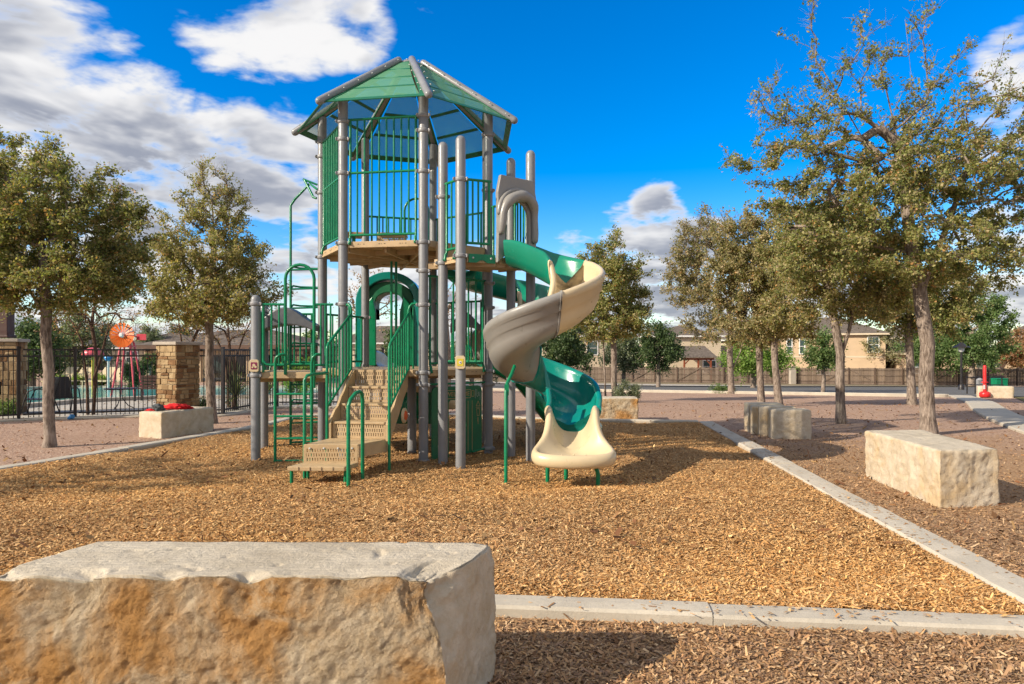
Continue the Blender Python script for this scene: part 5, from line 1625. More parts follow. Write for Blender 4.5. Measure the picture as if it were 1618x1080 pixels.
tree('elm_tree', 'elm with leaning limb in front of the fence between forked elm and tall elm', (gx(1440, Y), Y, gz(gx(1440, Y), Y)), [stem([(1441, 645), (1440, 610), (1438, 570), (1436, 530), (1437, 500), (1450, 460)], Y), stem([(1436, 535), (1410, 515), (1385, 500)], Y)],
     [blob(1440, 470, Y, 75, 40), blob(1400, 490, Y, 55, 25), blob(1480, 500, Y, 60, 40), blob(1500, 450, Y, 55, 40)], 240, .11, 'elm', 2600, 14, (.08, .056), 18, ELM, spray_len=.42)
Y = 23
tree('elm_tree', 'double trunked elm behind the ochre block beside the spiral slide', (gx(962, Y), Y, gz(gx(962, Y), Y)), [stem([(957, 640), (956, 600), (954, 565), (953, 530), (945, 480), (950, 430)], Y), stem([(972, 640), (970, 600), (970, 560), (969, 530), (985, 480)], Y)],
     [blob(955, 440, Y, 50, 55), blob(985, 450, Y, 38, 50), blob(960, 400, Y, 38, 32), blob(960, 500, Y, 68, 35), blob(925, 480, Y, 34, 40), blob(995, 500, Y, 30, 32)], 460, .105, 'elm', 4200, 11, (.075, .052), 19, ELM, spray_len=.30, bare_top=(3.8, 5.6, .5))
# a tree of the same row just outside the frame on the left: its shade falls across the bed
Y = 5.4
tree('elm_tree', 'elm outside the frame on the left whose shade crosses the mulch', (-9.6, Y, 0), [[(-9.6, Y, -.05), (-9.58, Y, .8), (-9.62, Y + .02, 1.6), (-9.55, Y, 2.4), (-9.5, Y, 3.2)]],
     [((-9.5, Y, 3.2), (1.3, 1.2, .9)), ((-9.6, Y + .1, 4.1), (.9, .9, .6)), ((-9.0, Y, 2.8), (.9, .9, .5))], 120, .07, 'elm', 480, 10, (.06, .04), 20, ELM)

FAR = 'trees along the far board fence'
def far_tree(name, label, px, Y, top, bot, wid, pal, seed, trunk_py=None, n=900, group=FAR, r0=.16, dens=1.0, gold=None, leaf=.20, per=9, sp=.9):
    z0 = gz(gx(px, Y), Y); b = at(px, HOR, Y)
    sY = Y / FPX; cz = (top + bot) / 2; h = (bot - top) / 2
    rs = np.random.RandomState(seed)
    bl = [blob(px, cz, Y, wid * .78, h * .8), blob(px, cz + h * .35, Y, wid * .9, h * .5), blob(px - wid * .4, cz + h * .1, Y, wid * .5, h * .55), blob(px + wid * .42, cz, Y, wid * .5, h * .55), blob(px + wid * rs.uniform(-.2, .2), top + h * .4, Y, wid * .5, h * .4)]
    tz = CAMZ - (cz - HOR) * sY
    stt = [[(b.x, Y, z0 - .1), (b.x + .05, Y, z0 + (tz - z0) * .4), (b.x - .05, Y, z0 + (tz - z0) * .75), (b.x, Y, tz + .2)]]
    return tree(name, label, (b.x, Y, z0), stt, bl, int(150 * dens), r0, pal, int(n * dens), per, (leaf, leaf * .72), seed, group, seg=.9, tip_r=.02, spray_len=sp, twig=False)
far_tree('oak_tree', 'round dark green oak by the fence behind the lower part of the spiral slide', 893, 62, 503, 592, 44, 'oak', 31, n=1500)
far_tree('oak_tree', 'greyish oak by the fence behind the double trunked elm', 985, 66, 522, 590, 36, 'grey', 32, n=1200)
far_tree('oak_tree', 'dark green oak by the fence beside the cream house', 1040, 64, 508, 588, 36, 'oak', 33, n=1400)
far_tree('young_tree', 'bright lime green tree by the fence between the elm trunks', 1190, 55, 533, 597, 62, 'bright', 34, n=1500, leaf=.17)
far_tree('young_tree', 'small green tree with thin pale trunk at the road kerb', 1300, 31, 519, 592, 28, 'green', 35, n=900, leaf=.10, r0=.07, sp=.5)
far_tree('olive_tree', 'pale silvery tree behind the fence in front of the tan house', 1393, 90, 517, 582, 40, 'pale', 36, n=800)
far_tree('oak_tree', 'large leafy green oak beside the lamp post', 1535, 66, 458, 592, 75, 'green', 37, n=3000, r0=.25, leaf=.22)
far_tree('oak_tree', 'green oak at the fence behind the tall elm trunk', 1470, 70, 500, 590, 45, 'green', 38, n=1400)
far_tree('russet_tree', 'reddish brown tree behind the fence at the right edge', 1610, 80, 515, 588, 36, 'russet', 39, n=1200)
far_tree('oak_tree', 'dark oak behind the pool fence at the left edge', 48, 33, 505, 605, 42, 'oak', 40, n=1500, group='trees around the pool', leaf=.13)
far_tree('oak_tree', 'large grey green oak behind the bare crape myrtle by the pool', 120, 45, 470, 592, 66, 'grey', 41, n=1600, group='trees around the pool', leaf=.16)
far_tree('oak_tree', 'distant round oak behind the orange windmill', 236, 95, 514, 548, 24, 'grey', 42, n=600, group='trees around the pool')
far_tree('oak_tree', 'distant dark oak above the pavilion roof', 285, 100, 515, 548, 26, 'oak', 43, n=600, group='trees around the pool')
far_tree('bare_tree', 'half bare tree beyond the tower seen left of the teal arch', 585, 30, 425, 520, 52, 'russet', 44, n=170, group='trees around the pool', leaf=.09, dens=1, per=5, sp=.7)
far_tree('bare_tree', 'half bare tree beyond the tower seen between the grey posts', 705, 32, 420, 520, 40, 'russet', 45, n=150, group='trees around the pool', leaf=.09, per=5, sp=.7)
far_tree('oak_tree', 'small oak far behind the stairs', 640, 55, 520, 592, 40, 'oak', 46, n=1000, group='trees around the pool')
far_tree('oak_tree', 'grey green oak far behind the lower deck', 745, 60, 525, 598, 45, 'grey', 47, n=1100, group='trees around the pool')
far_tree('oak_tree', 'oak far behind the ladder and the pavilion', 500, 60, 520, 595, 40, 'green', 48, n=900, group='trees around the pool')

def shrub(name, label, px, Y, top, bot, wid, pal, seed, n=500, group=None, leaf=.06, cat='shrub', sp=.25):
    b = at(px, HOR, Y); z0 = gz(b.x, Y); s_ = Y / FPX
    zt = zpy(top, Y); h = max(.25, zt - z0); w = wid * s_
    bl = [((b.x, Y, z0 + h * .5), (w * .9, w * .7, h * .5)), ((b.x - w * .4, Y, z0 + h * .4), (w * .55, w * .5, h * .4)), ((b.x + w * .4, Y, z0 + h * .45), (w * .55, w * .5, h * .42))]
    return tree(name, label, (b.x, Y, z0), [[(b.x, Y, z0 - .05), (b.x, Y, z0 + h * .15), (b.x + .02, Y, z0 + h * .3)]], bl, 70, .03, pal, n, 9, (leaf, leaf * .6), seed, group, cat, seg=.25, spray_len=sp, twig=False)
shrub('shrub', 'grey green shrub left of the double trunked elm', 925, 22.5, 598, 628, 24, 'grey', 51, 700, 'shrubs behind the ochre block', .05)
shrub('shrub', 'low grey shrub right of the double trunked elm', 990, 22.5, 604, 628, 22, 'grey', 52, 600, 'shrubs behind the ochre block', .05)
shrub('shrub', 'tuft of yellow green grass like shrub beside the slide', 908, 24, 592, 622, 12, 'bright', 53, 350, 'shrubs behind the ochre block', .05)
shrub('shrub', 'low green shrub at the road kerb left of the bare sided elm', 1140, 31.5, 610, 622, 16, 'green', 54, 250, 'shrubs behind the ochre block', .07)
shrub('shrub', 'dark green hedge bush behind the windmill legs', 215, 30, 560, 606, 22, 'oak', 55, 900, 'bushes around the pool', .08)
shrub('shrub', 'dark green hedge bush beside the stone pillar', 245, 31, 556, 606, 22, 'oak', 56, 900, 'bushes around the pool', .08)
for i, (px, lab) in enumerate([(95, 'clipped green bush under the large oak by the pool'), (123, 'clipped green bush left of the crape myrtle trunks'), (158, 'clipped green bush right of the crape myrtle trunks')]):
    shrub('shrub', lab, px, 32, 591, 602, 8, 'bright', 57 + i, 160, 'bushes around the pool', .07)
shrub('shrub', 'low green plants at the foot of the far left stone column', 6, 16.2, 638, 660, 14, 'green', 60, 300, 'bushes around the pool', .05)
shrub('shrub', 'small green plant at the foot of the stone pillar', 322, 16.6, 632, 650, 9, 'green', 61, 200, 'bushes around the pool', .045)
shrub('shrub', 'leafy green bush behind the climber', 470, 26, 565, 600, 26, 'bright', 62, 600, 'bushes around the pool', .07)

# bare crape myrtles behind the pool fence
def crape(label, px, Y, forks, seed, blobs_):
    b = at(px, HOR, Y); z0 = gz(b.x, Y)
    stems = []
    for pts in forks:
        stems.append([tuple(at(x, y, Y + .05 * i)) for i, (x, y) in enumerate(pts)])
    return tree('crape_myrtle', label, (b.x, Y, z0), stems, blobs_, 150, .042, 'russet', 260, 3, (.05, .03), seed, 'bare crape myrtles', seg=.22, barkm='bark_dark', tip_r=.0045, spray_len=.3, lift=.05, stem_min=.036)
crape('bare multi stemmed crape myrtle behind the fence by the pool', 142, 16.3, [[(139, 662), (138, 610), (133, 570), (130, 540), (115, 510), (100, 490)], [(147, 662), (150, 610), (152, 570), (150, 545), (145, 515), (148, 485)], [(148, 600), (158, 570), (164, 545), (172, 515), (185, 490)]], 71,
      [blob(110, 505, 16.3, 45, 28), blob(150, 500, 16.3, 45, 30), blob(190, 505, 16.3, 40, 28), blob(80, 520, 16.3, 30, 18)])
crape('bare multi stemmed crape myrtle beside the pavilion posts', 365, 18.6, [[(362, 650), (360, 600), (355, 565), (345, 540), (325, 515)], [(368, 650), (370, 600), (374, 560), (385, 530), (395, 510)], [(365, 620), (364, 570), (362, 540), (360, 510)]], 72,
      [blob(335, 520, 18.6, 45, 25), blob(365, 515, 18.6, 45, 25), blob(400, 520, 18.6, 40, 25)])
crape('thin bare myrtle stems above the stone pillar', 295, 19, [[(292, 650), (290, 580), (287, 540), (282, 505)], [(297, 650), (298, 580), (302, 545), (315, 515)]], 73, [blob(290, 515, 19, 30, 20), blob(315, 515, 19, 25, 20)])
# spiky yuccas
def yucca(label, px, Y, top, seed):
    rs = np.random.RandomState(seed); b = at(px, HOR, Y); z0 = gz(b.x, Y); h = zpy(top, Y) - z0; n = 95
    root = empty('yucca_plant', (b.x, Y, z0), label, 'plant', 'spiky yuccas inside the fence')
    c = np.array([b.x, Y, z0 + h * .30]); V = []; C = []
    pc = np.array(PAL['yucca'][0])
    for i in range(n):
        el = rs.uniform(-.35, 1.45); az = rs.uniform(0, 6.28); L = h * rs.uniform(.55, .8)
        d = np.array([math.cos(az) * math.cos(el), math.sin(az) * math.cos(el), math.sin(el)]); s_ = np.cross(d, [0, 0, 1.]); s_ /= np.linalg.norm(s_) + 1e-6
        m_ = c + d * L * .55; e = c + d * L + np.array([0, 0, -.10 * L * math.cos(el)]); w = .016
        V += [c - s_ * w, c + s_ * w, m_ + s_ * w * .9, m_ - s_ * w * .9, m_ - s_ * w * .9, m_ + s_ * w * .9, e + s_ * .002, e - s_ * .002]; k = pc[rs.randint(len(pc))] * rs.uniform(.7, 1.3)
        C += [k] * 8
    cr = link('leaves', np_mesh('leaves', np.array(V), np.arange(len(V)).reshape(-1, 4), False, np.array(C)), M['leaf'], root); tag(cr, None, None, None, 'stuff')
    MB().tube([(b.x, Y, z0 - .05), (b.x, Y, z0 + h * .32)], [.07, .05], 8).build('trunk', M['bark_dark'], root)
yucca('spiky yucca behind the fence right of the crape myrtle', 372, 17.9, 575, 81)
yucca('spiky yucca behind the fence next to the plaque post', 421, 19.6, 580, 82)
# ------------------------------------------------------------------ pool fence: posts, rails and single pickets
PH = 1.55
pick_me = MB().box((0, 0, 0), (.016, .016, PH - .09)).mesh('picket')
fpost_me = MB().box((0, 0, 0), (.062, .062, PH + .06)).box((0, 0, PH / 2 + .035), (.074, .074, .03)).mesh('fence_post')
for me_ in (pick_me, fpost_me): me_.materials.append(M['black'])
def pool_fence(label, pts, ends=(True, True), grp='black picket fence runs'):
    root = empty('pool_fence', (pts[0][0], pts[0][1], 0), label, 'fence', grp)
    inv = Matrix.Translation(-Vector(root.location))
    def put(name, me, loc, rz):
        o = bpy.data.objects.new(name, me); COL.objects.link(o); o.parent = root; o.matrix_parent_inverse = inv; o.location = loc; o.rotation_euler = (0, 0, rz)
    for i, ((x0, y0), (x1, y1)) in enumerate(zip(pts[:-1], pts[1:])):
        L = math.hypot(x1 - x0, y1 - y0); rz = math.atan2(y1 - y0, x1 - x0); n = max(2, round(L / .092))
        for k in range(1, n):
            t = k / n; put('picket', pick_me, (x0 + (x1 - x0) * t, y0 + (y1 - y0) * t, .06 + (PH - .09) / 2), rz)
        for z in (.13, PH - .16, PH - .02):
            MB().bar((x0, y0, z), (x1, y1, z), .028, .036).build('fence_rail', M['black'], root)
        if i or ends[0]: put('fence_post', fpost_me, (x0, y0, PH / 2), rz)
    if ends[1]: put('fence_post', fpost_me, (pts[-1][0], pts[-1][1], PH / 2), rz)
pool_fence('black picket fence run at the left edge in front of the stone column', [(-12.6, 13.1), (-10.62, 14.85)])
pool_fence('black picket fence run behind the elm trunk at the left', [(-10.56, 14.90), (-9.72, 15.35)], (False, True))
pool_fence('black picket fence run between the blue cup and the stone pillar', [(-9.66, 15.37), (-8.22, 15.95)], (False, False))
pool_fence('black picket fence run right of the stone pillar', [(-7.28, 16.1), (-6.75, 16.1), (-6.62, 17.5), (-6.3, 18.5)], (False, True))
pool_fence('black picket fence run behind the ladder and stairs', [(-6.24, 18.5), (-4.9, 18.6), (-3.5, 18.7)], (False, True))
kerb('kerb', [(-12.7, 13.0), (-10.6, 14.80), (-9.70, 15.30), (-8.2, 15.88)], .20, .05, 'concrete strip under the pool fence')
kerb('kerb', [(-7.2, 15.98), (-6.70, 16.05), (-6.55, 17.45), (-6.2, 18.42), (-3.5, 18.62)], .20, .05, 'concrete strip under the fence right of the pillar')

# stone pillar laid from single stones
def pillar(label, cx_, cy_, w, d, h, rz, seed, cap=True, name='stone_pillar', course=(.07, .14)):
    rnd = random.Random(seed)
    root = empty(name, (cx_, cy_, 0), label, 'pillar')
    Mx = Matrix.Translation((cx_, cy_, 0)) @ Matrix.Rotation(rz, 4, 'Z')
    MB().box(None, (w - .03, d - .03, h), m=Mx @ Matrix.Translation((0, 0, h / 2))).build('mortar_core', M['mortar'], root)
    z = .0
    def stone(p0, p1, axis, sgn):
        """stone on one face between local (a0,z0) and (a1,z1)"""
        (a0, z0), (a1, z1) = p0, p1; pr = rnd.uniform(.004, .020); th = .05
        c_ = ((a0 + a1) / 2, (z0 + z1) / 2); sa = a1 - a0 - .012; sz = z1 - z0 - .012
        mb = MB()
        if axis == 'y': loc = Matrix.Translation((c_[0], sgn * (d / 2 - .03 + pr), c_[1])); size = (sa, th, sz)
        else: loc = Matrix.Translation((sgn * (w / 2 - .03 + pr), c_[0], c_[1])); size = (th, sa, sz)
        hx, hy, hz = size[0] / 2, size[1] / 2, size[2] / 2; vs = []
        for zz in (-hz, hz):
            for yy in (-hy, hy):
                for xx in (-hx, hx): vs.append(Mx @ loc @ Vector((xx + rnd.uniform(-.006, .006), yy + rnd.uniform(-.006, .006), zz + rnd.uniform(-.006, .006))))
        mb.add(vs, [(0, 2, 3, 1), (4, 5, 7, 6), (0, 1, 5, 4), (2, 6, 7, 3), (0, 4, 6, 2), (1, 3, 7, 5)])
        mb.build('stone', M['stone_b'] if rnd.random() < .32 else M['stone_a'], root, .008)
    while z < h - .05:
        hh = min(rnd.uniform(*course), h - z)
        if h - z - hh < .05: hh = h - z
        for axis, sgn in (('y', -1), ('x', 1), ('x', -1)):
            W_ = w if axis == 'y' else d; a = -W_ / 2
            while a < W_ / 2 - .02:
                q = min(rnd.uniform(.09, .26), W_ / 2 - a)
                if W_ / 2 - a - q < .06: q = W_ / 2 - a
                if q > .16 and hh > .11 and rnd.random() < .35:
                    stone((a, z), (a + q, z + hh * .5), axis, sgn); stone((a, z + hh * .5), (a + q, z + hh), axis, sgn)
                else: stone((a, z), (a + q, z + hh), axis, sgn)
                a += q
        z += hh
    if cap:
        MB().box(None, (w + .10, d + .10, .075), m=Mx @ Matrix.Translation((0, 0, h + .0375))).build('cap_stone', M['coping'], root, .012)
    return root
pillar('square stone pillar with flat cap behind the seat with red clothes', -7.82, 16.15, .66, .66, 1.64, -.42, 3)
pillar('stone column of the pool gate house at the left edge', -12.45, 16.6, 1.15, .6, 1.72, .25, 4, True, 'stone_column', (.12, .24))
o = MB().box((-12.15, 16.55, 1.75 + .45), (.26, .26, .75)).box((-12.15, 16.55, 1.85), (.32, .32, .06)).box((-12.15, 16.55, 2.60), (.30, .30, .06)).build('timber_post', M['brown_metal'], None, .01)
tag(o, 'dark brown square post standing on the left stone column', 'post')
sc = MB().lathe((-12.08, 16.14, .50), [(.05, 0), (.085, .03), (.085, .22), (.05, .26)], 10).box((-12.08, 16.21, .63), (.10, .08, .30)).build('wall_lamp', M['black']); tag(sc, 'dark wall lamp on the left stone column', 'lamp')

# clothes and litter
def lumpy(name, m_, c, size, seed, label, cat, flat=.0):
    me = bpy.data.meshes.new(name); bm = bmesh.new(); bmesh.ops.create_icosphere(bm, subdivisions=4, radius=1)
    for v in bm.verts:
        f = mn.fractal(v.co * 2.3 + Vector((seed, 0, 0)), .8, 2.2, 4); g_ = abs(mn.noise(v.co * 4 + Vector((0, seed, 0))))
        p = v.co * (1 + .35 * f - .25 * g_); p.z = max(p.z, -.55)
        v.co = Vector((p.x * size[0], p.y * size[1], (p.z + .55) * size[2])) + Vector(c)
    for f in bm.faces: f.smooth = True
    bm.to_mesh(me); bm.free(); o = link(name, me, M[m_]); return tag(o, label, cat)
lumpy('red_jacket', 'redcloth', (-6.06, 12.42, .448), (.24, .14, .065), 3, 'crumpled red jacket lying on the limestone seat', 'jacket')
lumpy('red_cloth', 'redcloth', (-5.90, 12.52, .448), (.11, .08, .04), 8, 'small red sleeve bundle beside the red jacket', 'clothing')
lumpy('grey_cap', 'greycloth', (-6.24, 12.15, .448), (.11, .10, .075), 5, 'dark grey cap at the end of the red jacket', 'cap')
lumpy('red_flap', 'redcloth', (-6.33, 12.10, .448), (.09, .05, .025), 6, 'flat red cloth under the grey cap', 'clothing')
c = MB().lathe((-9.66, 15.10, .05), [(.03, -.07), (.05, 0), (.056, .06), (.05, .07)], 10, axis=(.8, -.3, .35)).build('paper_cup', M['blue']); tag(c, 'crushed blue cup lying at the foot of the fence', 'cup')
c.rotation_euler = (0, 0, 0)

# ------------------------------------------------------------------ pool
W0 = gz(-11, 23)
water = [(-15.5, 17.6), (-13.2, 18.2), (-12.9, 20.8), (-11.6, 22.6), (-7.0, 23.2), (-6.0, 27.5), (-9, 31), (-20, 31.5), (-24, 26)]
o = MB().add([(x, y, gz(x, y) + .03) for x, y in water], [tuple(range(len(water)))]).build('water', M['water']); tag(o, 'turquoise pool water behind the fence', None, None, 'structure')
deckp = [(-30, 14.6), (-13.0, 14.6), (-10.7, 15.5), (-8.2, 16.6), (-6.9, 16.8), (-6.5, 18.9), (-3.6, 19.4), (-3.0, 36), (-32, 38)]
n_ = len(deckp)
vs = [(x, y, gz(x, y) + .012) for x, y in deckp] + [(x, y, gz(x, y) + .012) for x, y in water]
bm = bmesh.new()
bo = [bm.verts.new(v) for v in vs[:n_]]; bi = [bm.verts.new(v) for v in vs[n_:]]
ed = [bm.edges.new((bo[i], bo[(i + 1) % n_])) for i in range(n_)] + [bm.edges.new((bi[i], bi[(i + 1) % len(bi)])) for i in range(len(bi))]
bmesh.ops.triangle_fill(bm, edges=ed, use_beauty=True)
bmesh.ops.recalc_face_normals(bm, faces=bm.faces)
me = bpy.data.meshes.new('pool_deck'); bm.to_mesh(me); bm.free()
o = link('pool_deck', me, M['paving']); tag(o, 'pale concrete deck around the pool', None, None, 'structure')
root = empty('pool_coping', (-12, 20, 0), 'raised concrete coping around the pool water'); tag(root, None, None, None, 'structure')
for i in range(len(water)):
    a, b = water[i], water[(i + 1) % len(water)]
    MB().bar((a[0], a[1], gz(*a) + .06), (b[0], b[1], gz(*b) + .06), .36, .12).build('coping_stone', M['coping'], root)

# water windmill
Yw = 24.5; wb = at(194, HOR, Yw); zg = gz(wb.x, Yw); hub = at(193, 529, Yw)
wm = empty('water_windmill', (wb.x, Yw, zg), 'orange windmill wheel on pink splayed legs standing in the pool', 'windmill')
for i in range(16):
    a = 2 * math.pi * i / 16; b_ = a + 2 * math.pi / 16 * .90
    r0, r1 = .09, .44
    def pt(r, t, y): return Vector((hub.x + r * math.cos(t), Yw + y, hub.z + r * math.sin(t)))
    MB().extrude([pt(r0, a, -.02), pt(r1, a, -.05), pt(r1, (a + b_) / 2, -.03), pt(r1, b_, .0), pt(r0, b_, .02)], (0, .012, 0)).build('blade', M['orange'], wm)
MB().lathe((hub.x, Yw - .02, hub.z), [(.085, 0), (.08, .05), (.05, .08)], 14, axis=(0, -1, 0)).build('hub', M['white'], wm)
MB().tube([(hub.x, Yw, hub.z), (hub.x, Yw + .35, hub.z)], .04, 8).build('axle', M['pink'], wm)
MB().tube([(hub.x, Yw + .34, hub.z), (hub.x + .32, Yw + .5, hub.z - .05)], .025, 8).build('tail_rod', M['pink'], wm)
MB().box((hub.x + .42, Yw + .5, hub.z - .06), (.34, .02, .22)).build('tail_vane', M['pink'], wm)
for sx, sy in ((-1, -1), (1, -1), (-1, 1), (1, 1)):
    MB().tube([(wb.x + sx * .42, Yw + .3 + sy * .3, zg - .05), (wb.x + sx * .17, Yw + .3 + sy * .12, hub.z - .30), (wb.x + sx * .06, Yw + .3, hub.z)], .034, 8).build('leg', M['pink'], wm)
MB().box((wb.x, Yw + .3, hub.z - .40), (.5, .3, .05)).build('platform', M['pink'], wm)
# pink mushroom fountain
Ym = 29; mbx = at(147, HOR, Ym); zg = gz(mbx.x, Ym); zt_ = zpy(549, Ym)
ms = empty('mushroom_fountain', (mbx.x, Ym, zg), 'pink mushroom dome fountain on a yellow pole in the pool', 'fountain')
MB().lathe((mbx.x, Ym, zt_ - .30), [(.40, -.02), (.42, .02), (.38, .14), (.28, .23), (.14, .29), (.03, .31)], 20).build('dome', M['pink'], ms)
MB().tube([(mbx.x, Ym, zg - .05), (mbx.x, Ym, zt_ - .25)], .055, 10).build('pole', M['yellow'], ms)
for i, (px, lab, m_) in enumerate([(171, 'blue topped water bucket post behind the pool', 'blue'), (237, 'red topped spray post by the hedge', 'red')]):
    Yq = 31; q = at(px, HOR, Yq); zg = gz(q.x, Yq); zq = zpy(566, Yq)
    s_ = empty('spray_post', (q.x, Yq, zg), lab, 'fountain')
    MB().lathe((q.x, Yq, zq), [(.10, -.10), (.17, 0), (.17, .06), (.04, .14)], 12).build('nozzle', M[m_], s_)
    MB().tube([(q.x, Yq, zg - .05), (q.x, Yq, zq)], .06, 10).build('pole', M['white'], s_)
# bistro table
Yt = 18.2; q = at(191, HOR, Yt); zg = gz(q.x, Yt)
t = empty('patio_table', (q.x, Yt, zg), 'round black patio table with curved legs behind the fence', 'table')
MB().lathe((q.x, Yt, zg + .52), [(.38, 0), (.40, .012), (.40, .03), (.38, .035)], 24).build('table_top', M['black'], t)
for k in range(3):
    a = k * 2.094 + .5; c_, s_ = math.cos(a), math.sin(a)
    MB().tube([(q.x + .33 * c_, Yt + .33 * s_, zg), (q.x + .16 * c_, Yt + .16 * s_, zg + .10), (q.x + .04 * c_, Yt + .04 * s_, zg + .28), (q.x + .05 * c_, Yt + .05 * s_, zg + .52)], .013, 6).build('leg', M['black'], t)
# dark patio chairs
def patio_chair(label, px, Y, rz):
    q = at(px, HOR, Y); zg = gz(q.x, Y)
    root = empty('patio_chair', (q.x, Y, zg), label, 'chair', 'dark patio chairs by the pool')
    def Lc(x, y, z): return Vector((q.x, Y, zg)) + Matrix.Rotation(rz, 3, 'Z') @ Vector((x, y, z))
    mb = MB(); mb.extrude([Lc(-.26, -.25, .36), Lc(.26, -.25, .36), Lc(.26, .24, .34), Lc(-.26, .24, .34)], (0, 0, .02)); mb.build('seat', M['black'], root)
    mb = MB(); mb.extrude([Lc(-.26, .22, .36), Lc(.26, .22, .36), Lc(.25, .36, .88), Lc(-.25, .36, .88)], Lc(0, .02, 0) - Lc(0, 0, 0)); mb.build('backrest', M['black'], root)
    for s_ in (-1, 1):
        MB().tube([Lc(s_ * .29, -.32, .0), Lc(s_ * .29, -.22, .40), Lc(s_ * .29, -.16, .56), Lc(s_ * .29, -.02, .62), Lc(s_ * .28, .28, .58)], .014, 6).build('armrest', M['black'], root)
        MB().tube([Lc(s_ * .28, .38, .9), Lc(s_ * .28, .24, .36), Lc(s_ * .29, .36, 0)], .014, 6).build('leg', M['black'], root)
        MB().tube([Lc(s_ * .29, -.32, .012), Lc(s_ * .29, .36, .012)], .012, 6).build('skid', M['black'], root)
patio_chair('dark sling patio chair left of the elm trunk behind the fence', 62, 16.6, -1.2)
patio_chair('dark sling patio chair right of the elm trunk behind the fence', 100, 17.0, .9)
# tan lounge chairs along the far side of the pool
for i, (px, lab) in enumerate([(108, 'leftmost tan pool lounger on the far deck'), (132, 'tan pool lounger behind the crape myrtle'), (168, 'tan pool lounger left of the windmill'), (190, 'tan pool lounger between the windmill legs'), (208, 'tan pool lounger right of the windmill'), (226, 'tan pool lounger nearest the stone pillar')]):
    Yq = 32.6; q = at(px, HOR, Yq); zg = gz(q.x, Yq)
    s_ = empty('pool_lounger', (q.x, Yq, zg), lab, 'lounger', 'tan loungers across the pool')
    mb = MB(); mb.extrude([(q.x - .28, Yq - .3, zg + .36), (q.x + .28, Yq - .3, zg + .36), (q.x + .28, Yq + .35, zg + .92), (q.x - .28, Yq + .35, zg + .92)], (0, .04, .02)); mb.build('backrest', M['beige'], s_)
    mb = MB(); mb.box((q.x, Yq - .9, zg + .34), (.56, 1.2, .05)); mb.build('seat', M['beige'], s_)
    for sx in (-1, 1):
        for sy in (-1.4, -.35): MB().bar((q.x + sx * .25, Yq + sy, zg), (q.x + sx * .25, Yq + sy, zg + .34), .04, .04).build('leg', M['beige'], s_)
def bench(label, px, Y):
    q = at(px, HOR, Y); zg = gz(q.x, Y); b = empty('bench', (q.x, Y, zg), label, 'bench')
    for i in range(4): MB().box((q.x, Y + .22 + i * .015, zg + .46 + i * .10), (1.25, .025, .075)).build('back_slat', M['brown_metal'], b)
    for i in range(4): MB().box((q.x, Y - .2 + i * .11, zg + .40), (1.25, .09, .03)).build('seat_slat', M['brown_metal'], b)
    for s_ in (-1, 1):
        for dy in (-.18, .2): MB().box((q.x + s_ * .55, Y + dy, zg + .195), (.045, .045, .39)).build('leg', M['black'], b)
bench('dark brown slatted bench beside the stone pillar behind the fence', 246, 21.5)

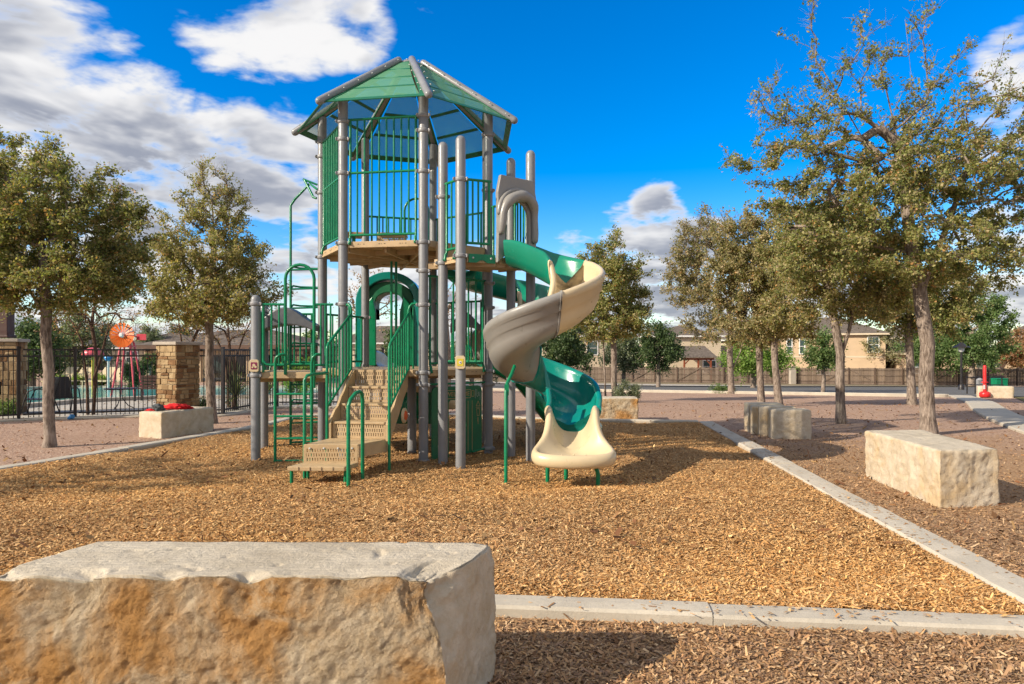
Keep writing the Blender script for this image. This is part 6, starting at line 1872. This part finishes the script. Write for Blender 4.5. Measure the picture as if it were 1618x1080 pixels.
# ------------------------------------------------------------------ buildings
def facade_windows(root, part, wins, org, ux, n):
    for (a, z, w, h) in wins:
        c = Vector(org) + Vector(ux) * a + Vector((0, 0, z)); rz = math.atan2(ux[1], ux[0])
        f = MB()
        Mx = Matrix.Translation(c + Vector(n) * .05) @ Matrix.Rotation(rz, 4, 'Z')
        for x, zz, sx, sz in ((0, h / 2 + .06, w + .24, .12), (0, -h / 2 - .06, w + .24, .12), (-w / 2 - .06, 0, .12, h), (w / 2 + .06, 0, .12, h), (0, 0, w, .06)):
            f.box(None, (sx, .12, sz), m=Mx @ Matrix.Translation((x, 0, zz)))
        fo = f.build('window', M['white'], root)
        MB().box(None, (w, .06, h), m=Matrix.Translation(c) @ Matrix.Rotation(rz, 4, 'Z')).build('pane', M['glass'], fo)
def house(label, x, y, w, d, rz, hw_, hr, siding_, wins, belt=None, z0=None, over=.5, side_wins=(), group='houses beyond the board fence'):
    """w along local x, d depth; local front faces -y"""
    zg = gz(x, y) if z0 is None else z0
    root = empty('house', (x, y, zg), label, 'house', group)
    Mx = Matrix.Translation((x, y, zg)) @ Matrix.Rotation(rz, 4, 'Z')
    MB().box(None, (w, d, hw_ + .4), m=Mx @ Matrix.Translation((0, d / 2, hw_ / 2 - .2))).build('wall', M[siding_], root)
    # hip roof with eaves
    e = over; rl = max(0, (w - d)) / 2
    v = [Vector((-w / 2 - e, -e, hw_)), Vector((w / 2 + e, -e, hw_)), Vector((w / 2 + e, d + e, hw_)), Vector((-w / 2 - e, d + e, hw_)), Vector((-rl, d / 2, hw_ + hr)), Vector((rl, d / 2, hw_ + hr))]
    if rl == 0: v[4] = Vector((0, d * .35, hw_ + hr)); v[5] = Vector((0, d * .65, hw_ + hr)); fs = [(0, 1, 4), (1, 2, 5, 4), (2, 3, 5), (3, 0, 4, 5), (3, 2, 1, 0)]
    else: fs = [(0, 1, 5, 4), (1, 2, 5), (2, 3, 4, 5), (3, 0, 4), (3, 2, 1, 0)]
    rf = MB().add([Mx @ p for p in v], fs).build('roof', M['shingle'], root)
    fb = MB()
    for i in range(4): a, b = v[i], v[(i + 1) % 4]; fb.bar(Mx @ (a + Vector((0, 0, -.12))), Mx @ (b + Vector((0, 0, -.12))), .06, .22)
    fb.build('fascia_board', M['white'] if siding_ == 'siding2' else M['siding2'], rf)
    if belt:
        b = MB(); b.box(None, (w + .08, d + .08, .22), m=Mx @ Matrix.Translation((0, d / 2, belt))); b.build('belt_board', M['siding2'], root)
    R3 = Mx.to_3x3()
    facade_windows(root, None, wins, Mx @ Vector((0, 0, 0)), R3 @ Vector((1, 0, 0)), R3 @ Vector((0, -1, 0)))
    if side_wins:
        facade_windows(root, None, side_wins, Mx @ Vector((-w / 2, d / 2, 0)), R3 @ Vector((0, -1, 0)), R3 @ Vector((-1, 0, 0)))
    return root
hz_ = house('tan two storey house with lap siding seen between the elm trunks', 42.4, 91.5, 12.6, 11, -.42, 6.2, 2.4, 'siding', [(-5.2, 4.5, .55, 1.9), (-3.6, 4.5, .55, 1.9), (4.9, 4.7, 1.2, 1.9), (-1.0, 1.6, 1.3, 1.6)], belt=3.1)
house('tan house wing with low roof right of the two storey house', 53.0, 88, 7, 10, -.3, 3.6, 2.4, 'siding', [(-1, 1.8, 1.4, 1.5)])
house('tan house behind the tall elm with roof above the trees', 58.5, 96, 11, 11, -.2, 5.8, 2.8, 'siding', [(-2, 4.2, 1.1, 1.7), (2, 4.2, 1.1, 1.7)], belt=3.0)
house('house with grey roof at the right edge behind the reddish tree', 73.5, 86, 12, 12, -.2, 5.9, 3.6, 'siding', [(-3, 4.2, 1.2, 1.7), (2, 4.2, 1.2, 1.7)])
house('cream house wall with dark roof behind the red stained pergola', 23.5, 93.5, 9.5, 11, -.05, 6.0, 1.5, 'siding2', [(3.2, 1.8, 1.6, 1.5)])
house('cream house mostly hidden behind the double trunked elm', 9.8, 97, 11, 11, .05, 6.1, 1.6, 'siding2', [(-2.5, 4.3, 1.4, 1.8), (1.5, 4.3, 1.4, 1.8), (-2.5, 1.7, 1.4, 1.6)], belt=3.1)
house('grey roofed house behind the slender elms', 35.5, 100, 8, 11, .1, 5.6, 2.6, 'siding2', [(-1.5, 4.0, 1.2, 1.6)])
house('distant house with grey gabled roof behind the windmill', -47.5, 92, 13, 12, .1, 2.9, 2.1, 'siding2', [(-3, 1.6, 1.4, 1.4), (2, 1.6, 1.4, 1.4)], z0=gz(-47, 92) + .1, group='houses beyond the pool')
house('distant house beyond the pool at the far left', -62, 88, 13, 12, .1, 3.2, 2.2, 'siding2', [(-3, 1.6, 1.4, 1.4), (2, 1.6, 1.4, 1.4)], z0=gz(-62, 88) + .2, group='houses beyond the pool')
house('distant cream house behind the stairs', -18, 100, 16, 11, 0, 4.2, 2.6, 'siding2', [(-4, 1.8, 1.4, 1.4), (3, 1.8, 1.4, 1.4)], group='houses beyond the pool')
# red stained pergola with shingled roof
px0 = gx(1097, 90); zg = gz(px0, 90)
pg = empty('pergola', (px0, 90, zg), 'red stained timber patio roof in front of the cream house', 'pergola')
for sx in (-1.7, .1, 1.7): MB().box((px0 + sx, 88.4, zg + 1.4), (.2, .2, 2.8)).build('post', M['redwood'], pg)
MB().box((px0, 88.4, zg + 2.85), (4.2, .2, .26)).build('beam', M['redwood'], pg)
MB().add([Vector((px0 - 2.5, 88, zg + 3.0)), Vector((px0 + 2.4, 88, zg + 3.0)), Vector((px0 + 1.9, 92, zg + 4.4)), Vector((px0 - 2.0, 92, zg + 4.4)), Vector((px0 - 2.5, 88, zg + 3.12)), Vector((px0 + 2.4, 88, zg + 3.12)), Vector((px0 + 1.9, 92, zg + 4.55)), Vector((px0 - 2.0, 92, zg + 4.55))],
        [(0, 3, 2, 1), (4, 5, 6, 7), (0, 1, 5, 4), (1, 2, 6, 5), (2, 3, 7, 6), (3, 0, 4, 7)]).build('roof', M['shingle'], pg)
for s_ in (-1, 1):
    MB().bar((px0 + s_ * 1.7 - s_ * .1, 88.4, zg + 2.2), (px0 + s_ * 1.1, 88.4, zg + 2.75), .12, .12).build('brace', M['redwood'], pg)
# poolside pavilion
Yp = 42; xl, xr = gx(228, Yp), gx(478, Yp); zg = -.42
pv = empty('pavilion', ((xl + xr) / 2, Yp, zg), 'long brown roofed poolside pavilion on tan posts', 'pavilion')
ze, zr = zpy(545, Yp), zpy(521, Yp + 4)
v = [Vector((xl - .6, Yp - .6, ze)), Vector((xr + .6, Yp - .6, ze)), Vector((xr + .6, Yp + 8.6, ze)), Vector((xl - .6, Yp + 8.6, ze)), Vector((xl + 3.2, Yp + 4, zr)), Vector((xr - 3.2, Yp + 4, zr))]
MB().add(v, [(0, 1, 5, 4), (1, 2, 5), (2, 3, 4, 5), (3, 0, 4), (3, 2, 1, 0)]).build('roof', M['shingle'], pv)
MB().bar((xl - .6, Yp - .58, ze - .12), (xr + .6, Yp - .58, ze - .12), .08, .22).build('fascia_board', M['fascia'], pv)
MB().box(((xl + xr) / 2, Yp + .1, ze - .40), (xr - xl, .3, .36)).build('beam', M['siding'], pv)
for i in range(15):
    x = xl + (xr - xl) * (i + .5) / 15; MB().box((x, Yp - .3, ze - .30), (.10, .6, .16)).build('rafter_tail', M['fascia'], pv)
for i in range(7):
    x = xl + .3 + (xr - xl - .6) * i / 6; MB().box((x, Yp + .1, (ze - .58 + zg) / 2), (.28, .28, ze - .58 - zg)).build('post', M['siding'], pv)
MB().box(((xl + xr) / 2, Yp + 7.9, (ze + zg) / 2), (xr - xl, .2, ze - zg)).build('back_wall', M['siding'], pv)
for i in range(5):
    x = xl + 1.2 + (xr - xl - 2.4) * i / 4; MB().box((x, Yp + 7.75, zg + 1.1), (1.1, .08, 1.5)).build('window', M['glass'], pv)

# ------------------------------------------------------------------ board fence
bf = empty('board_fence', (30, FEN(30), gz(30, FEN(30))), 'long weathered wooden board fence across the road', 'fence')
X0, X1 = -8.0, 78.0
def fp(x, z=0.0, o_=0.0): return Vector((x - o_ * .30, FEN(x) - o_ * .95, gz(x, FEN(x)) + .1 + z))
mb = MB(); rnd = random.Random(4); x = X0
while x < X1:
    h = 1.80 + rnd.uniform(-.025, .03); a = fp(x + .06, .02, .0); b = fp(x + .06, h, .0)
    mb.bar(a, b, .118, .02, up=(.30, .95, 0)); x += .128
bo = mb.build('fence_boards', M['wood'], bf); tag(bo, None, None, None, 'stuff')
x = X0; k = 0
while x < X1:
    MB().bar(fp(x, 0, .10), fp(x, 1.86, .10), .14, .12, up=(.3, .95, 0)).build('fence_post', M['wood_dark'], bf)
    x2 = min(x + 2.5, X1)
    for z in (.35, 1.0, 1.6):
        MB().bar(fp(x, z, .05), fp(x2, z, .05), .05, .09).build('fence_rail', M['wood'], bf)
    if k % 3 != 1:
        a, b = (fp(x + .1, .3, .085), fp(x2 - .1, 1.7, .085)) if k % 2 else (fp(x + .1, 1.7, .085), fp(x2 - .1, .3, .085))
        MB().bar(a, b, .05, .10).build('fence_brace', M['wood'], bf)
    x = x2; k += 1
# two cream masonry pillars in the fence line
for i, (px, lab) in enumerate([(1208, 'short cream stone pillar in the board fence line by the lime green tree')]):
    xx = 31.5; p = fp(xx, 0, .4)
    o = MB().box((p.x, p.y, p.z + .95), (.6, .6, 1.9)).box((p.x, p.y, p.z + 1.95), (.75, .75, .12)).build('fence_pillar', M['coping'], None, .02); tag(o, lab, 'pillar')

# ------------------------------------------------------------------ street things on the right
Yq = 40; q = at(1519, HOR, Yq); zg = gz(q.x, Yq) - .0; zt_ = zpy(541, Yq)
lp = empty('street_lamp', (q.x, Yq, zg), 'black street lamp with flared shade at the end of the path', 'street lamp')
MB().tube([(q.x, Yq, zg - .1), (q.x, Yq, zt_ - .55)], [.075, .055], 10).build('pole', M['black'], lp)
MB().lathe((q.x, Yq, zg), [(.16, 0), (.15, .25), (.09, .35)], 12).build('pole_base', M['black'], lp)
MB().lathe((q.x, Yq, zt_ - .55), [(.06, 0), (.14, .06), (.16, .20), (.13, .30)], 14).build('lamp_globe', M['white'], lp)
MB().lathe((q.x, Yq, zt_ - .28), [(.46, 0), (.44, .03), (.24, .12), (.12, .24), (.03, .30)], 18).build('lamp_shade', M['black'], lp)
Yq = 26.4; q = at(1556, HOR, Yq); zg = gz(q.x, Yq) + .03; zt_ = zpy(577, Yq); zb = zpy(627, Yq); 
rp = empty('red_post', (q.x, Yq, zg), 'tall red post with round red base beside the path', 'post')
MB().tube([(q.x, Yq, zg - .05), (q.x, Yq, zt_ - .05)], .062, 12, dome='end').build('pole', M['red'], rp)
MB().lathe((q.x, Yq, (zt_ + zb) / 2 - .05), [(.12, 0), (.12, .03)], 12).build('collar', M['red'], rp)
MB().box((q.x - .06, Yq - .06, (zt_ + zb) / 2 - .22), (.06, .02, .16)).build('label_plate', M['white'], rp)
MB().lathe((q.x, Yq, zg), [(.16, 0), (.19, .03), (.19, .15), (.15, .20), (.07, .22)], 18).build('round_base', M['red'], rp)
Yq = 30
rl_ = empty('handrail', (gx(1545, Yq), Yq, gz(gx(1545, Yq), Yq)), 'black pipe railing behind the red post', 'railing')
zr_ = gz(gx(1545, Yq), Yq)
for px in (1528, 1541, 1564, 1583): MB().tube([(gx(px, Yq), Yq, zr_ - .1), (gx(px, Yq), Yq, zr_ + .75)], .028, 8).build('rail_post', M['black'], rl_)
MB().tube([(gx(1526, Yq), Yq, zr_ + .75), (gx(1586, Yq), Yq, zr_ + .75)], .026, 8).build('top_bar', M['black'], rl_)
MB().tube([(gx(1526, Yq), Yq, zr_ + .42), (gx(1586, Yq), Yq, zr_ + .42)], .02, 8).build('lower_bar', M['black'], rl_)
Yq = 46; q = at(1579, HOR, Yq); zg = gz(q.x, Yq)
gb = MB().box((q.x, Yq, zg + .35), (.75, .6, .66)).box((q.x, Yq, zg + .70), (.80, .65, .07)).build('utility_box', M['green'], None, .03); tag(gb, 'green utility cabinet behind the railing', 'utility box')
Yq = 30.5; q = at(1548, HOR, Yq); zg = gz(q.x, Yq)
gb = MB().box((q.x, Yq, zg + .33), (.28, .2, .62)).lathe((q.x, Yq, zg + .60), [(.12, 0), (.13, .06), (.03, .12)], 12).build('bollard', M['collar'], None, .02); tag(gb, 'grey meter box beside the red post', 'meter box')

# far hill line beyond the houses
def hills():
    xs_ = np.linspace(-420, 420, 90); rows = []
    for k, (yy, f) in enumerate(((150, 0), (210, .6), (290, 1.0), (400, .4))):
        z = -2.4 + f * (3.0 + 2.2 * np.sin(xs_ * .013 + 1) + 1.4 * np.sin(xs_ * .031 + 2)) + (0 if k else -.5)
        rows.append(np.stack([xs_, np.full_like(xs_, yy), z], -1))
    V = np.concatenate(rows); o = link('hills', np_mesh('hills', V, grid_faces(4, 90), True), M['hill']); tag(o, 'low wooded hills on the horizon', None, None, 'structure')
M['hill'] = loose('distant_scrub', [(.05, .065, .03), (.08, .09, .045), (.11, .105, .06)], .4, .5)
hills()
